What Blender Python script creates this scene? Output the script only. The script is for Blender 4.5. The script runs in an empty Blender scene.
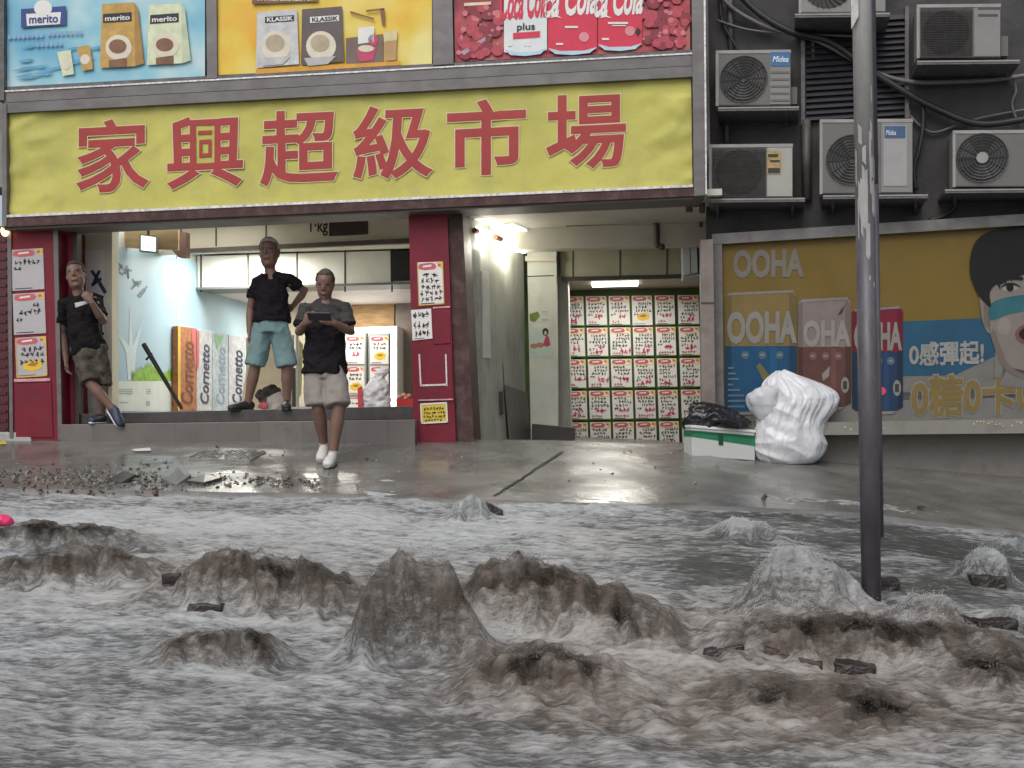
import bpy, math, random
import numpy as np
from mathutils import Vector, Matrix, noise as mnoise
random.seed(7)
rng = np.random.default_rng(11)
SC = bpy.context.scene
COL = SC.collection
PI = math.pi

# ------------------------------------------------------------------ camera
F_PX, CX, HY, ROLL, EYE = 1150.0, 512.0, 415.0, 0.015, 1.5
cr, sr = math.cos(ROLL), math.sin(ROLL)
EYEV = Vector((0, 0, EYE))

def ray(px, py):
    a = (px - CX) / F_PX
    b = -(py - HY) / F_PX
    return Vector((a * cr + b * sr, 1.0, -a * sr + b * cr))

def P(px, py, Z):
    return EYEV + ray(px, py) * Z

cam_d = bpy.data.cameras.new('camera')
cam = bpy.data.objects.new('camera', cam_d)
COL.objects.link(cam)
cam_d.sensor_width = 36
cam_d.lens = 36 * F_PX / 1024
cam_d.shift_y = (HY - 384) / 1024
cam_d.clip_start = 0.05
cam_d.clip_end = 500
right, up, fwd = Vector((cr, 0, -sr)), Vector((sr, 0, cr)), Vector((0, 1, 0))
m3 = Matrix((right, up, -fwd)).transposed()
cam.matrix_world = Matrix.Translation(EYEV) @ m3.to_4x4()
SC.camera = cam

# ------------------------------------------------------------------ planes
class Plane:
    def __init__(self, O, n):
        self.O = Vector(O)
        self.n = Vector(n).normalized()
        self.u = Vector((0, 0, 1)).cross(self.n).normalized()
        self.v = self.n.cross(self.u).normalized()
    def at(self, px, py, off=0.0):
        d = ray(px, py)
        t = (self.O + self.n * off - EYEV).dot(self.n) / d.dot(self.n)
        return EYEV + d * t
    def shift(self, off):
        return Plane(self.O + self.n * off, self.n)

def yawplane(px, Z, tan):
    return Plane(P(px, HY, Z), (tan, -1, 0))

FAC = yawplane(350, 11.4, -0.092)
SIGN = FAC.shift(0.35)
RW = yawplane(710, 11.35, -0.23)

# ------------------------------------------------------------------ noise
def _h(ix, iy, seed):
    n = (ix * 374761393 + iy * 668265263 + seed * 974634777) & 0xffffffff
    n = ((n ^ (n >> 13)) * 1274126177) & 0xffffffff
    return ((n ^ (n >> 16)) & 0xffff) / 65535.0

def pn(x, y, seed=0):
    x = np.asarray(x, float); y = np.asarray(y, float)
    x0 = np.floor(x).astype(np.int64); y0 = np.floor(y).astype(np.int64)
    fx = x - x0; fy = y - y0
    def g(ix, iy, dx, dy):
        a = _h(ix, iy, seed) * 2 * PI
        return np.cos(a) * dx + np.sin(a) * dy
    u = fx * fx * fx * (fx * (fx * 6 - 15) + 10); v = fy * fy * fy * (fy * (fy * 6 - 15) + 10)
    n00 = g(x0, y0, fx, fy); n10 = g(x0 + 1, y0, fx - 1, fy)
    n01 = g(x0, y0 + 1, fx, fy - 1); n11 = g(x0 + 1, y0 + 1, fx - 1, fy - 1)
    return 1.5 * ((n00 * (1 - u) + n10 * u) * (1 - v) + (n01 * (1 - u) + n11 * u) * v)

def fbm(x, y, oct=4, seed=0, gain=0.5, lac=2.03):
    s = 0; a = 1
    for k in range(oct):
        s = s + a * pn(x, y, seed + k * 17)
        x = x * lac + 3.1; y = y * lac + 7.7; a *= gain
    return s

# ------------------------------------------------------------------ materials
MATS = {}
def M(name, col, rough=0.6, metal=0.0, var=0.18, scale=6.0, bump=0.0, bscale=40.0, dirt=None, spec=0.5, emit=0.0,
      trans=0.0, alpha=1.0, sheen=0.0, stretch=(1, 1, 1), sss=0.0):
    if name in MATS:
        return MATS[name]
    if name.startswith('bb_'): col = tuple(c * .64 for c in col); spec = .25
    if name.startswith('ac_'): col = tuple(c * .78 for c in col)
    m = bpy.data.materials.new(name)
    m.use_nodes = True
    nt = m.node_tree; N = nt.nodes; L = nt.links
    b = N['Principled BSDF']
    tc = N.new('ShaderNodeTexCoord'); mp = N.new('ShaderNodeMapping')
    mp.inputs['Scale'].default_value = stretch
    L.new(tc.outputs['Object'], mp.inputs['Vector'])
    nz = N.new('ShaderNodeTexNoise'); nz.inputs['Scale'].default_value = scale
    nz.inputs['Detail'].default_value = 6; nz.inputs['Roughness'].default_value = 0.6
    L.new(mp.outputs[0], nz.inputs['Vector'])
    rp = N.new('ShaderNodeMapRange')
    rp.inputs['From Min'].default_value = 0.3; rp.inputs['From Max'].default_value = 0.7
    rp.inputs['To Min'].default_value = 1 - var; rp.inputs['To Max'].default_value = 1 + var
    L.new(nz.outputs['Fac'], rp.inputs['Value'])
    mul = N.new('ShaderNodeVectorMath'); mul.operation = 'SCALE'
    mul.inputs[0].default_value = col
    L.new(rp.outputs[0], mul.inputs['Scale'])
    cout = mul.outputs[0]
    if dirt:
        dcol, amt, dsc = dirt
        dn = N.new('ShaderNodeTexNoise'); dn.inputs['Scale'].default_value = dsc
        dn.inputs['Detail'].default_value = 8; dn.inputs['Roughness'].default_value = 0.7
        L.new(mp.outputs[0], dn.inputs['Vector'])
        dr = N.new('ShaderNodeMapRange'); dr.inputs['From Min'].default_value = 0.48; dr.inputs['From Max'].default_value = 0.72
        dr.inputs['To Min'].default_value = 0; dr.inputs['To Max'].default_value = amt
        L.new(dn.outputs['Fac'], dr.inputs['Value'])
        mx = N.new('ShaderNodeMix'); mx.data_type = 'RGBA'
        L.new(dr.outputs[0], mx.inputs['Factor']); L.new(cout, mx.inputs['A'])
        mx.inputs['B'].default_value = (*dcol, 1)
        cout = mx.outputs['Result']
    L.new(cout, b.inputs['Base Color'])
    b.inputs['Roughness'].default_value = rough
    b.inputs['Metallic'].default_value = metal
    b.inputs['Specular IOR Level'].default_value = spec
    b.inputs['Alpha'].default_value = alpha
    b.inputs['Transmission Weight'].default_value = trans
    b.inputs['Sheen Weight'].default_value = sheen
    if sss:
        b.inputs['Subsurface Weight'].default_value = sss
        b.inputs['Subsurface Radius'].default_value = (0.02, 0.012, 0.008)
    if emit:
        b.inputs['Emission Color'].default_value = (*col, 1)
        b.inputs['Emission Strength'].default_value = emit
    if bump:
        bn = N.new('ShaderNodeTexNoise'); bn.inputs['Scale'].default_value = bscale; bn.inputs['Detail'].default_value = 5
        L.new(mp.outputs[0], bn.inputs['Vector'])
        bu = N.new('ShaderNodeBump'); bu.inputs['Strength'].default_value = bump; bu.inputs['Distance'].default_value = 0.02
        L.new(bn.outputs['Fac'], bu.inputs['Height']); L.new(bu.outputs[0], b.inputs['Normal'])
    MATS[name] = m
    return m

# ------------------------------------------------------------------ objects
BASE = {}
def tag(o, label=None, cat=None, group=None, kind=None):
    if label: o['label'] = label
    if cat: o['category'] = cat
    if group: o['group'] = group
    if kind: o['kind'] = kind
    return o

def thing(name, label, cat, loc, group=None):
    o = bpy.data.objects.new(name, None)
    COL.objects.link(o); o.location = loc; o.empty_display_size = 0.1
    BASE[o] = Vector(loc)
    return tag(o, label, cat, group)

class MB:
    def __init__(s): s.v = []; s.f = []; s.m = []; s.cur = 0
    def mat(s, i): s.cur = i; return s
    def add(s, vs, fs):
        o = len(s.v); s.v.extend(Vector(p) for p in vs)
        for f in fs:
            s.f.append([i + o for i in f]); s.m.append(s.cur)
        return s
    def poly(s, pts): return s.add(pts, [list(range(len(pts)))])
    def prism(s, front, d):
        n = len(front); back = [Vector(p) + d for p in front]
        fs = [list(range(n)), list(range(2 * n - 1, n - 1, -1))]
        for i in range(n):
            j = (i + 1) % n
            fs.append([i, i + n, j + n, j])
        return s.add(list(front) + back, fs)
    def box(s, c, ux, uy, uz):
        c = Vector(c); vs = []
        for k in (-1, 1):
            for a, b in ((-1, -1), (1, -1), (1, 1), (-1, 1)):
                vs.append(c + ux * a + uy * b + uz * k)
        return s.add(vs, [[0, 3, 2, 1], [4, 5, 6, 7], [0, 1, 5, 4], [1, 2, 6, 5], [2, 3, 7, 6], [3, 0, 4, 7]])
    def tube(s, pts, rad, n=10, side=None, caps=True):
        pts = [Vector(p) for p in pts]; k = len(pts); vs = []; ref = None
        for i, p in enumerate(pts):
            t = (pts[min(i + 1, k - 1)] - pts[max(i - 1, 0)]).normalized()
            sd = Vector(side) if side is not None else (ref if ref is not None else (Vector((0, 0, 1)) if abs(t.z) < 0.9 else Vector((1, 0, 0))))
            a = sd - t * sd.dot(t)
            if a.length < 1e-4: a = t.orthogonal()
            a.normalize(); b = t.cross(a); ref = a
            r = rad[i] if isinstance(rad, (list, tuple)) else rad
            ra, rb = r if isinstance(r, (list, tuple)) else (r, r)
            for q in range(n):
                an = 2 * PI * q / n
                vs.append(p + a * (ra * math.cos(an)) + b * (rb * math.sin(an)))
        fs = []
        for i in range(k - 1):
            for q in range(n):
                q2 = (q + 1) % n
                fs.append([i * n + q, i * n + q2, (i + 1) * n + q2, (i + 1) * n + q])
        if caps:
            fs.append(list(range(n - 1, -1, -1))); fs.append([(k - 1) * n + q for q in range(n)])
        return s.add(vs, fs)
    def ball(s, c, rx, ry=None, rz=None, n=12, ax=None):
        ry = ry or rx; rz = rz or rx; c = Vector(c)
        X, Y, Z = ax if ax else (Vector((1, 0, 0)), Vector((0, 1, 0)), Vector((0, 0, 1)))
        vs = [c - Z * rz]; fs = []; k = n // 2
        for i in range(1, k):
            t = -PI / 2 + PI * i / k
            for q in range(n):
                a = 2 * PI * q / n
                vs.append(c + X * (rx * math.cos(t) * math.cos(a)) + Y * (ry * math.cos(t) * math.sin(a)) + Z * (rz * math.sin(t)))
        vs.append(c + Z * rz)
        for q in range(n):
            fs.append([0, 1 + (q + 1) % n, 1 + q])
            fs.append([len(vs) - 1, 1 + (k - 2) * n + q, 1 + (k - 2) * n + (q + 1) % n])
        for i in range(k - 2):
            for q in range(n):
                q2 = (q + 1) % n
                fs.append([1 + i * n + q, 1 + i * n + q2, 1 + (i + 1) * n + q2, 1 + (i + 1) * n + q])
        return s.add(vs, fs)
    def mesh(s, name, base=Vector((0, 0, 0))):
        me = bpy.data.meshes.new(name)
        me.from_pydata([tuple(p - base) for p in s.v], [], s.f)
        me.polygons.foreach_set('material_index', s.m)
        return me
    def build(s, name, mats, parent=None, smooth=False, bevel=0.0):
        if not isinstance(mats, (list, tuple)): mats = [mats]
        if parent is not None: base = BASE[parent]
        else:
            xs = [p.x for p in s.v]; ys = [p.y for p in s.v]; zs = [p.z for p in s.v]
            base = Vector(((min(xs) + max(xs)) / 2, (min(ys) + max(ys)) / 2, min(zs)))
        me = s.mesh(name, base)
        for m in mats: me.materials.append(m)
        o = bpy.data.objects.new(name, me); COL.objects.link(o)
        BASE[o] = base
        if parent is not None: o.parent = parent
        else: o.location = base
        if smooth: me.polygons.foreach_set('use_smooth', [len(f) <= 4 for f in s.f])
        if bevel:
            bv = o.modifiers.new('bevel', 'BEVEL'); bv.width = bevel; bv.segments = 2; bv.limit_method = 'ANGLE'
        return o

def pp(pl, pts, off=0.0):
    return [pl.at(x, y, off) for x, y in pts]
def rect(x0, y0, x1, y1): return [(x0, y0), (x1, y0), (x1, y1), (x0, y1)]
def ell(cx, cy, rx, ry, n=20, a0=0, a1=2 * PI):
    return [(cx + rx * math.cos(a0 + (a1 - a0) * i / n), cy + ry * math.sin(a0 + (a1 - a0) * i / n)) for i in range(n)]
def slab(pl, pts, n0, n1, mb=None):
    mb = mb or MB()
    return mb.prism(pp(pl, pts, n1), pl.n * (n0 - n1))
def part(name, pl, pts, n0, n1, mat, parent=None, bevel=0.0):
    return slab(pl, pts, n0, n1).build(name, mat, parent, bevel=bevel)
def printed(name, pl, polys, off, mat, parent):
    mb = MB()
    for p in polys: mb.poly(pp(pl, p, off))
    return mb.build(name, mat, parent)

GLYPH = {}
def glyph(ch, offset=0.0, shear=0.0):
    k = (ch, offset, shear)
    if k not in GLYPH:
        c = bpy.data.curves.new('glyph', 'FONT'); c.body = ch; c.size = 1; c.bevel_depth = offset; c.bevel_resolution = 0; c.shear = shear; c.resolution_u = 3
        o = bpy.data.objects.new('glyph', c); COL.objects.link(o)
        dg = bpy.context.evaluated_depsgraph_get()
        me = bpy.data.meshes.new_from_object(o.evaluated_get(dg))
        vs = [(v.co.x, v.co.y, v.co.z) for v in me.vertices]; fs = [list(p.vertices) for p in me.polygons]
        bpy.data.objects.remove(o); bpy.data.meshes.remove(me); bpy.data.curves.remove(c)
        GLYPH[k] = (vs, fs)
    return GLYPH[k]
def letters(mb, pl, s, tl, tr, br, bl, off, offset=0.0, ref=None, shear=0.0, fn=None):
    """fit the string into a pixel quad lying on the plane; ref: offset of the glyph whose box sets the fit"""
    vs, fs = glyph(s, offset, shear)
    rv = glyph(s, offset if ref is None else ref, shear)[0]
    x0 = min(p[0] for p in rv); x1 = max(p[0] for p in rv); y0 = min(p[1] for p in rv); y1 = max(p[1] for p in rv)
    out = []
    for x, y, z in vs:
        u = (x - x0) / (x1 - x0); v = (y1 - y) / (y1 - y0)
        px = (tl[0] * (1 - u) + tr[0] * u) * (1 - v) + (bl[0] * (1 - u) + br[0] * u) * v
        py = (tl[1] * (1 - u) + tr[1] * u) * (1 - v) + (bl[1] * (1 - u) + br[1] * u) * v
        out.append(pl.at(px, py, off + z * .02 + (fn(px, py) if fn else 0)))
    return mb.add(out, fs)
def text(name, pl, s, x0, y0, x1, y1, off, mat, parent, offset=0.0, slope=0.0, shear=0.0, ref=None):
    d = slope * (x1 - x0) / 2
    return letters(MB(), pl, s, (x0, y0 - d), (x1, y0 + d), (x1, y1 + d), (x0, y1 - d), off, offset, ref, shear).build(name, mat, parent)

def remesh(mb, voxel, smooth=4):
    me = mb.mesh('tmp'); o = bpy.data.objects.new('tmp', me); COL.objects.link(o)
    r = o.modifiers.new('r', 'REMESH'); r.mode = 'VOXEL'; r.voxel_size = voxel
    s = o.modifiers.new('s', 'SMOOTH'); s.iterations = smooth; s.factor = 0.5
    dg = bpy.context.evaluated_depsgraph_get()
    ev = bpy.data.meshes.new_from_object(o.evaluated_get(dg))
    bpy.data.objects.remove(o); bpy.data.meshes.remove(me)
    return ev
def place(me, name, mats, parent, base=None, smooth=True):
    """link a world-space mesh as a part of a thing (or as a thing of its own)"""
    b = BASE[parent] if parent is not None else base
    me.transform(Matrix.Translation(-b)); me.materials.clear()
    for m in (mats if isinstance(mats, (list, tuple)) else [mats]): me.materials.append(m)
    me.name = name
    o = bpy.data.objects.new(name, me); COL.objects.link(o); BASE[o] = b
    if parent is not None: o.parent = parent
    else: o.location = b
    if smooth: me.polygons.foreach_set('use_smooth', [True] * len(me.polygons))
    return o
def crumple(me, amp, scale, ridge=True, stretch=(1, 1, 1), seed=0):
    me.update()
    ns = [v.normal.copy() for v in me.vertices]
    for v, n in zip(me.vertices, ns):
        p = Vector((v.co.x * stretch[0], v.co.y * stretch[1], v.co.z * stretch[2])) * scale + Vector((seed, seed * 2.3, 0))
        h = mnoise.noise(p) + 0.5 * mnoise.noise(p * 2.1)
        if ridge: h = 0.5 - abs(h) * 1.6
        v.co += n * (h * amp)
# ------------------------------------------------------------------ terrain
WET = M('wet_concrete', (0.145, 0.142, 0.132), rough=0.3, var=0.3, scale=3, bump=0.14, bscale=14, dirt=((0.085, 0.075, 0.06), 0.7, 2.2), spec=0.7)
def wet_rough(m, lo, hi, sc):
    nt = m.node_tree; b = nt.nodes['Principled BSDF']
    tc = nt.nodes.new('ShaderNodeTexCoord'); n = nt.nodes.new('ShaderNodeTexNoise'); n.inputs['Scale'].default_value = sc; n.inputs['Detail'].default_value = 5
    r = nt.nodes.new('ShaderNodeMapRange'); r.inputs['From Min'].default_value = 0.35; r.inputs['From Max'].default_value = 0.65
    r.inputs['To Min'].default_value = lo; r.inputs['To Max'].default_value = hi
    nt.links.new(tc.outputs['Object'], n.inputs['Vector']); nt.links.new(n.outputs['Fac'], r.inputs['Value']); nt.links.new(r.outputs[0], b.inputs['Roughness'])
wet_rough(WET, 0.12, 0.42, 1.3)
ASPH = M('asphalt', (0.05, 0.05, 0.05), rough=0.5, var=0.3, scale=20, bump=0.3, bscale=120)

_b = [FAC.at(x, y) for x, y in ((-400, 437), (60, 437), (240, 436), (415, 439), (560, 441), (700, 446))] + \
     [RW.at(x, y) for x, y in ((730, 449), (830, 460), (1024, 475), (1300, 505))]
_bx = np.array([p.x for p in _b]); _by = np.array([p.y for p in _b]); _bz = np.array([p.z for p in _b])
_e = [P(x, y, 8.8 / (1 + 0.06 * (x - CX) / F_PX)) for x, y in ((-400, 488), (0, 490), (300, 494), (500, 502), (700, 507), (860, 514), (1024, 533), (1300, 565))]
_ex = np.array([p.x for p in _e]); _ey = np.array([p.y for p in _e]); _ez = np.array([p.z for p in _e])
SLOPE = 0.165
def ext(x, xs, v): return np.interp(x, xs, v)
def pave_z(x, y):
    x = np.asarray(x, float); y = np.asarray(y, float)
    t = np.clip((y - ext(x, _ex, _ey)) / (ext(x, _bx, _by) - ext(x, _ex, _ey)), -0.2, 1.0)
    ze = ext(x, _ex, _ez); zb = ext(x, _bx, _bz)
    return ze + (zb - ze) * t
def road_z(x, y):
    x = np.asarray(x, float); y = np.asarray(y, float)
    d = ext(x, _ex, _ey) - np.maximum(y, 1.5)
    return ext(x, _ex, _ez) - 0.13 - SLOPE * np.maximum(d, -0.6) - 0.02 * np.maximum(1.5 - y, 0)
def water_z(x, y): return road_z(x, y) + 0.115
def gz(x, y): return float(pave_z(x, y)) if y >= float(ext(x, _ex, _ey)) else float(water_z(x, y))
def on_ground(px, py):
    lo, hi = 2.0, 13.0
    for _ in range(50):
        mid = (lo + hi) / 2; p = P(px, py, mid)
        if p.z > gz(p.x, p.y): lo = mid
        else: hi = mid
    return P(px, py, hi)

def grid_mesh(name, xs, ys, zfun, mat, kind='structure'):
    X, Y = np.meshgrid(xs, ys); Z = zfun(X, Y)
    return grid_arrays(name, X, Y, Z, mat, kind)
def grid_arrays(name, X, Y, Z, mat, kind='structure'):
    ny, nx = X.shape
    co = np.stack([X, Y, Z], -1).reshape(-1, 3)
    i = np.arange((ny - 1) * (nx - 1)); r = i // (nx - 1); c = i % (nx - 1); a = r * nx + c
    q = np.stack([a, a + 1, a + 1 + nx, a + nx], -1).astype(np.int32)
    me = bpy.data.meshes.new(name)
    me.vertices.add(len(co)); me.vertices.foreach_set('co', co.astype(np.float32).ravel())
    me.loops.add(q.size); me.loops.foreach_set('vertex_index', q.ravel())
    me.polygons.add(len(q)); me.polygons.foreach_set('loop_start', np.arange(0, q.size, 4, dtype=np.int32))
    me.polygons.foreach_set('use_smooth', np.ones(len(q), bool))
    me.update(); me.validate()
    me.materials.append(mat)
    o = bpy.data.objects.new(name, me); COL.objects.link(o); BASE[o] = Vector((0, 0, 0))
    return tag(o, kind=kind)

# the road bed reaches far past the frame on every side
xs = np.concatenate([np.linspace(-60, -8, 14), np.linspace(-7, 8, 60), np.linspace(9, 60, 14)])
ys = np.concatenate([np.linspace(-60, 1, 20), np.linspace(1.5, 9.6, 40)])
grid_mesh('road', xs, ys, road_z, ASPH)
# pavement with a fine uneven surface, from the kerb to behind the shop fronts
xs = np.concatenate([np.linspace(-60, -7, 14), np.linspace(-6.5, 7.5, 420), np.linspace(8, 60, 14)])
tt = np.concatenate([np.linspace(0, 1, 90), [1.6, 2.6]])
X, T = np.meshgrid(xs, tt)
Ye = ext(X, _ex, _ey); Yb = ext(X, _bx, _by)
Y = Ye + (Yb - Ye) * T
Z = pave_z(X, Y) + 0.006 * fbm(X * 1.3, Y * 1.3, 4, 5) + np.where(T < 0.001, -0.16, 0)
Z = np.where(T > 1.05, Z - 0.02, Z)
grid_arrays('pavement', X, Y, Z, WET)

# joint across the pavement, a slot of dark filler
jm = M('joint_filler', (0.02, 0.02, 0.02), rough=0.6)
g0, g1 = on_ground(494, 497), on_ground(562, 452)
mb = MB(); n = 24; prev = None
for i in range(n + 1):
    p = g0.lerp(g1, i / n); w = 0.013 + 0.006 * mnoise.noise(Vector((i * 0.7, 0, 0)))
    xx = p.x + 0.02 * mnoise.noise(Vector((i * 0.4, 3, 0)))
    a = Vector((xx - w, p.y, gz(xx - w, p.y) + 0.009)); b = Vector((xx + w, p.y, gz(xx + w, p.y) + 0.009))
    if prev: mb.poly([prev[0], prev[1], b, a])
    prev = (a, b)
tag(mb.build('pavement_joint', jm), kind='structure')
def tiled(name, col, rough, w, h, mort, bump=0.3):
    m = M(name, col, rough=rough, var=0.25, scale=5, dirt=((0.06, 0.055, 0.04), 0.6, 2.5), spec=0.55)
    nt = m.node_tree; N = nt.nodes; L = nt.links; b = N['Principled BSDF']
    tc = N.new('ShaderNodeTexCoord'); br = N.new('ShaderNodeTexBrick')
    br.inputs['Scale'].default_value = 1; br.inputs['Brick Width'].default_value = w; br.inputs['Row Height'].default_value = h
    br.inputs['Mortar Size'].default_value = 0.006; br.inputs['Color1'].default_value = (1, 1, 1, 1); br.inputs['Color2'].default_value = (0.75, 0.75, 0.75, 1)
    br.inputs['Mortar'].default_value = (mort, mort, mort, 1)
    L.new(tc.outputs['Object'], br.inputs['Vector'])
    old = b.inputs['Base Color'].links[0].from_socket
    mx = N.new('ShaderNodeMix'); mx.data_type = 'RGBA'; mx.blend_type = 'MULTIPLY'; mx.inputs['Factor'].default_value = 1
    L.new(old, mx.inputs['A']); L.new(br.outputs['Color'], mx.inputs['B']); L.new(mx.outputs['Result'], b.inputs['Base Color'])
    bu = N.new('ShaderNodeBump'); bu.inputs['Strength'].default_value = bump; bu.inputs['Distance'].default_value = 0.004
    L.new(br.outputs['Fac'], bu.inputs['Height']); bu.invert = True; L.new(bu.outputs[0], b.inputs['Normal'])
    return m
def sheet(name, corners, lift, mat, nu=40, nv=16, kind='structure'):
    tl, tr, br_, bl = [on_ground(*c) for c in corners]
    u = np.linspace(0, 1, nu); v = np.linspace(0, 1, nv); U, V = np.meshgrid(u, v)
    X = (tl.x * (1 - U) + tr.x * U) * (1 - V) + (bl.x * (1 - U) + br_.x * U) * V
    Y = (tl.y * (1 - U) + tr.y * U) * (1 - V) + (bl.y * (1 - U) + br_.y * U) * V
    return grid_arrays(name, X, Y, pave_z(X, Y) + lift, mat, kind)

# ------------------------------------------------------------------ flood water
def water_mat():
    m = bpy.data.materials.new('flood_water'); m.use_nodes = True
    nt = m.node_tree; N = nt.nodes; L = nt.links; b = N['Principled BSDF']
    def attr(nm):
        a = N.new('ShaderNodeAttribute'); a.attribute_name = nm; return a.outputs['Fac']
    def mix(fac, a, c):
        x = N.new('ShaderNodeMix'); x.data_type = 'RGBA'; L.new(fac, x.inputs['Factor'])
        for k, v in (('A', a), ('B', c)):
            if isinstance(v, tuple): x.inputs[k].default_value = (*v, 1)
            else: L.new(v, x.inputs[k])
        return x.outputs['Result']
    def rng_(v, f0, f1, t0, t1, sm=False):
        r = N.new('ShaderNodeMapRange'); r.inputs['From Min'].default_value = f0; r.inputs['From Max'].default_value = f1
        r.inputs['To Min'].default_value = t0; r.inputs['To Max'].default_value = t1
        if sm: r.interpolation_type = 'SMOOTHSTEP'
        L.new(v, r.inputs['Value']); return r.outputs[0]
    def math_(op, a, c):
        x = N.new('ShaderNodeMath'); x.operation = op
        for i, v in enumerate((a, c)):
            if isinstance(v, float): x.inputs[i].default_value = v
            else: L.new(v, x.inputs[i])
        return x.outputs[0]
    foam_glare, silt, shal = attr('foam_glare'), attr('silt'), attr('shallow')
    tc = N.new('ShaderNodeTexCoord')
    def noise_(scale, det, ro, st, dist=0.0):
        mp = N.new('ShaderNodeMapping'); mp.inputs['Scale'].default_value = st; mp.inputs['Rotation'].default_value = (0, 0, 0.13)
        L.new(tc.outputs['Object'], mp.inputs['Vector'])
        n = N.new('ShaderNodeTexNoise'); n.inputs['Scale'].default_value = scale; n.inputs['Detail'].default_value = det; n.inputs['Roughness'].default_value = ro; n.inputs['Distortion'].default_value = dist
        L.new(mp.outputs[0], n.inputs['Vector']); return n.outputs['Fac']
    n1 = noise_(34, 8, .7, (.34, 2.1, .7)); n3 = noise_(10, 6, .58, (1.1, .6, .28), .5)
    # clear-ish run-off, brown silt whose density swirls, thin water over paving
    brown = mix(rng_(n3, .35, .65, 0, 1), (0.074, 0.056, 0.043), (0.185, 0.146, 0.114))
    c = mix(silt, (0.110, 0.119, 0.122), brown)
    c = mix(shal, c, (0.050, 0.056, 0.050))
    cov = rng_(math_('ADD', math_('MULTIPLY', rng_(n1, .34, .66, -.34, .34), rng_(silt, .4, 1, 1, .6)), foam_glare), .08, 1.12, 0, 1, True)
    fo = mix(silt, (0.53, 0.555, 0.565), (0.45, 0.41, 0.37))
    c = mix(cov, c, fo); L.new(c, b.inputs['Base Color'])
    L.new(rng_(math_('MAXIMUM', cov, math_('MULTIPLY', silt, .4)), 0, 1, .11, .6), b.inputs['Roughness'])
    b.inputs['IOR'].default_value = 1.33; b.inputs['Specular IOR Level'].default_value = 0.6
    # the torn crests are half air
    L.new(math_('SUBTRACT', 1.0, attr('air')), b.inputs['Alpha'])
    bu = N.new('ShaderNodeBump'); bu.inputs['Strength'].default_value = 1.0; bu.inputs['Distance'].default_value = 0.03
    L.new(noise_(30, 8, .68, (.42, 1.8, 1)), bu.inputs['Height']); L.new(bu.outputs[0], b.inputs['Normal'])
    return m
WATER = water_mat()

# waves: (centre px, foot py, half width px, crest py, front m, back m, foam, silt, roughness, tilt, squareness)
WAVES = [
    (50, 549, 90, 522, 0.10, 0.30, 0.0, 0.75, 0.6, 0.0, 3),
    (60, 590, 96, 546, 0.13, 0.32, 0.05, 1.0, 0.8, 0.0, 3),
    (262, 611, 108, 555, 0.14, 0.38, 0.05, 1.0, 0.9, 0.25, 3),
    (548, 640, 104, 562, 0.18, 0.42, 0.08, 1.0, 0.9, 0.35, 3),
    (414, 667, 64, 553, 0.10, 0.22, 0.26, 0.9, 0.62, 0.10, 4),
    (642, 652, 40, 624, 0.12, 0.26, 0.25, 0.8, 1.0, 0.0, 3),
    (205, 668, 56, 634, 0.10, 0.24, 0.18, 0.85, 0.8, 0.0, 3),
    (250, 670, 30, 640, 0.10, 0.20, 0.25, 0.7, 0.8, 0.0, 2),
    (545, 702, 80, 656, 0.18, 0.36, 0.18, 0.95, 1.1, 0.2, 3),
    (470, 518, 19, 491, 0.07, 0.14, 1.15, 0.0, 0.8, 0.0, 3),
    (750, 541, 32, 519, 0.09, 0.2, 1.15, 0.0, 0.8, 0.1, 3),
    (812, 624, 60, 548, 0.18, 0.30, 1.05, 0.2, 0.6, 0.0, 4),
    (932, 642, 36, 596, 0.12, 0.24, 1.15, 0.0, 0.8, 0.4, 3),
    (992, 584, 26, 545, 0.10, 0.20, 1.15, 0.0, 0.8, 0.0, 3),
    (1026, 634, 18, 610, 0.10, 0.2, 0.9, 0.0, 0.6, 0.0, 3),
    (880, 668, 170, 628, 0.17, 0.36, 0.06, 0.85, 1.0, 0.12, 3),
    (775, 713, 42, 696, 0.14, 0.28, 0.15, 0.8, 0.8, 0.0, 2),
    (885, 730, 60, 714, 0.20, 0.35, 0.06, 0.8, 0.8, 0.0, 2),
    (1000, 694, 70, 668, 0.16, 0.35, 0.06, 0.8, 0.8, 0.0, 2),
    (1016, 553, 20, 536, 0.08, 0.16, 1.15, 0.0, 0.8, 0.0, 3),
]
FOAMS = [(690, 668, 90, 12, 0.45), (850, 672, 130, 9, 0.75), (470, 640, 60, 12, 0.45), (590, 668, 70, 14, 0.5), (560, 615, 70, 8, 0.3), (690, 635, 60, 14, 0.35),
         (850, 610, 60, 16, 0.6), (940, 645, 60, 10, 0.5), (700, 600, 40, 8, 0.2), (240, 625, 160, 10, 0.25), (120, 605, 130, 12, 0.3), (700, 530, 140, 6, 0.25), (900, 556, 80, 5, 0.3),
         (300, 525, 200, 16, 0.35), (640, 590, 40, 14, 0.4)]
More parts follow.
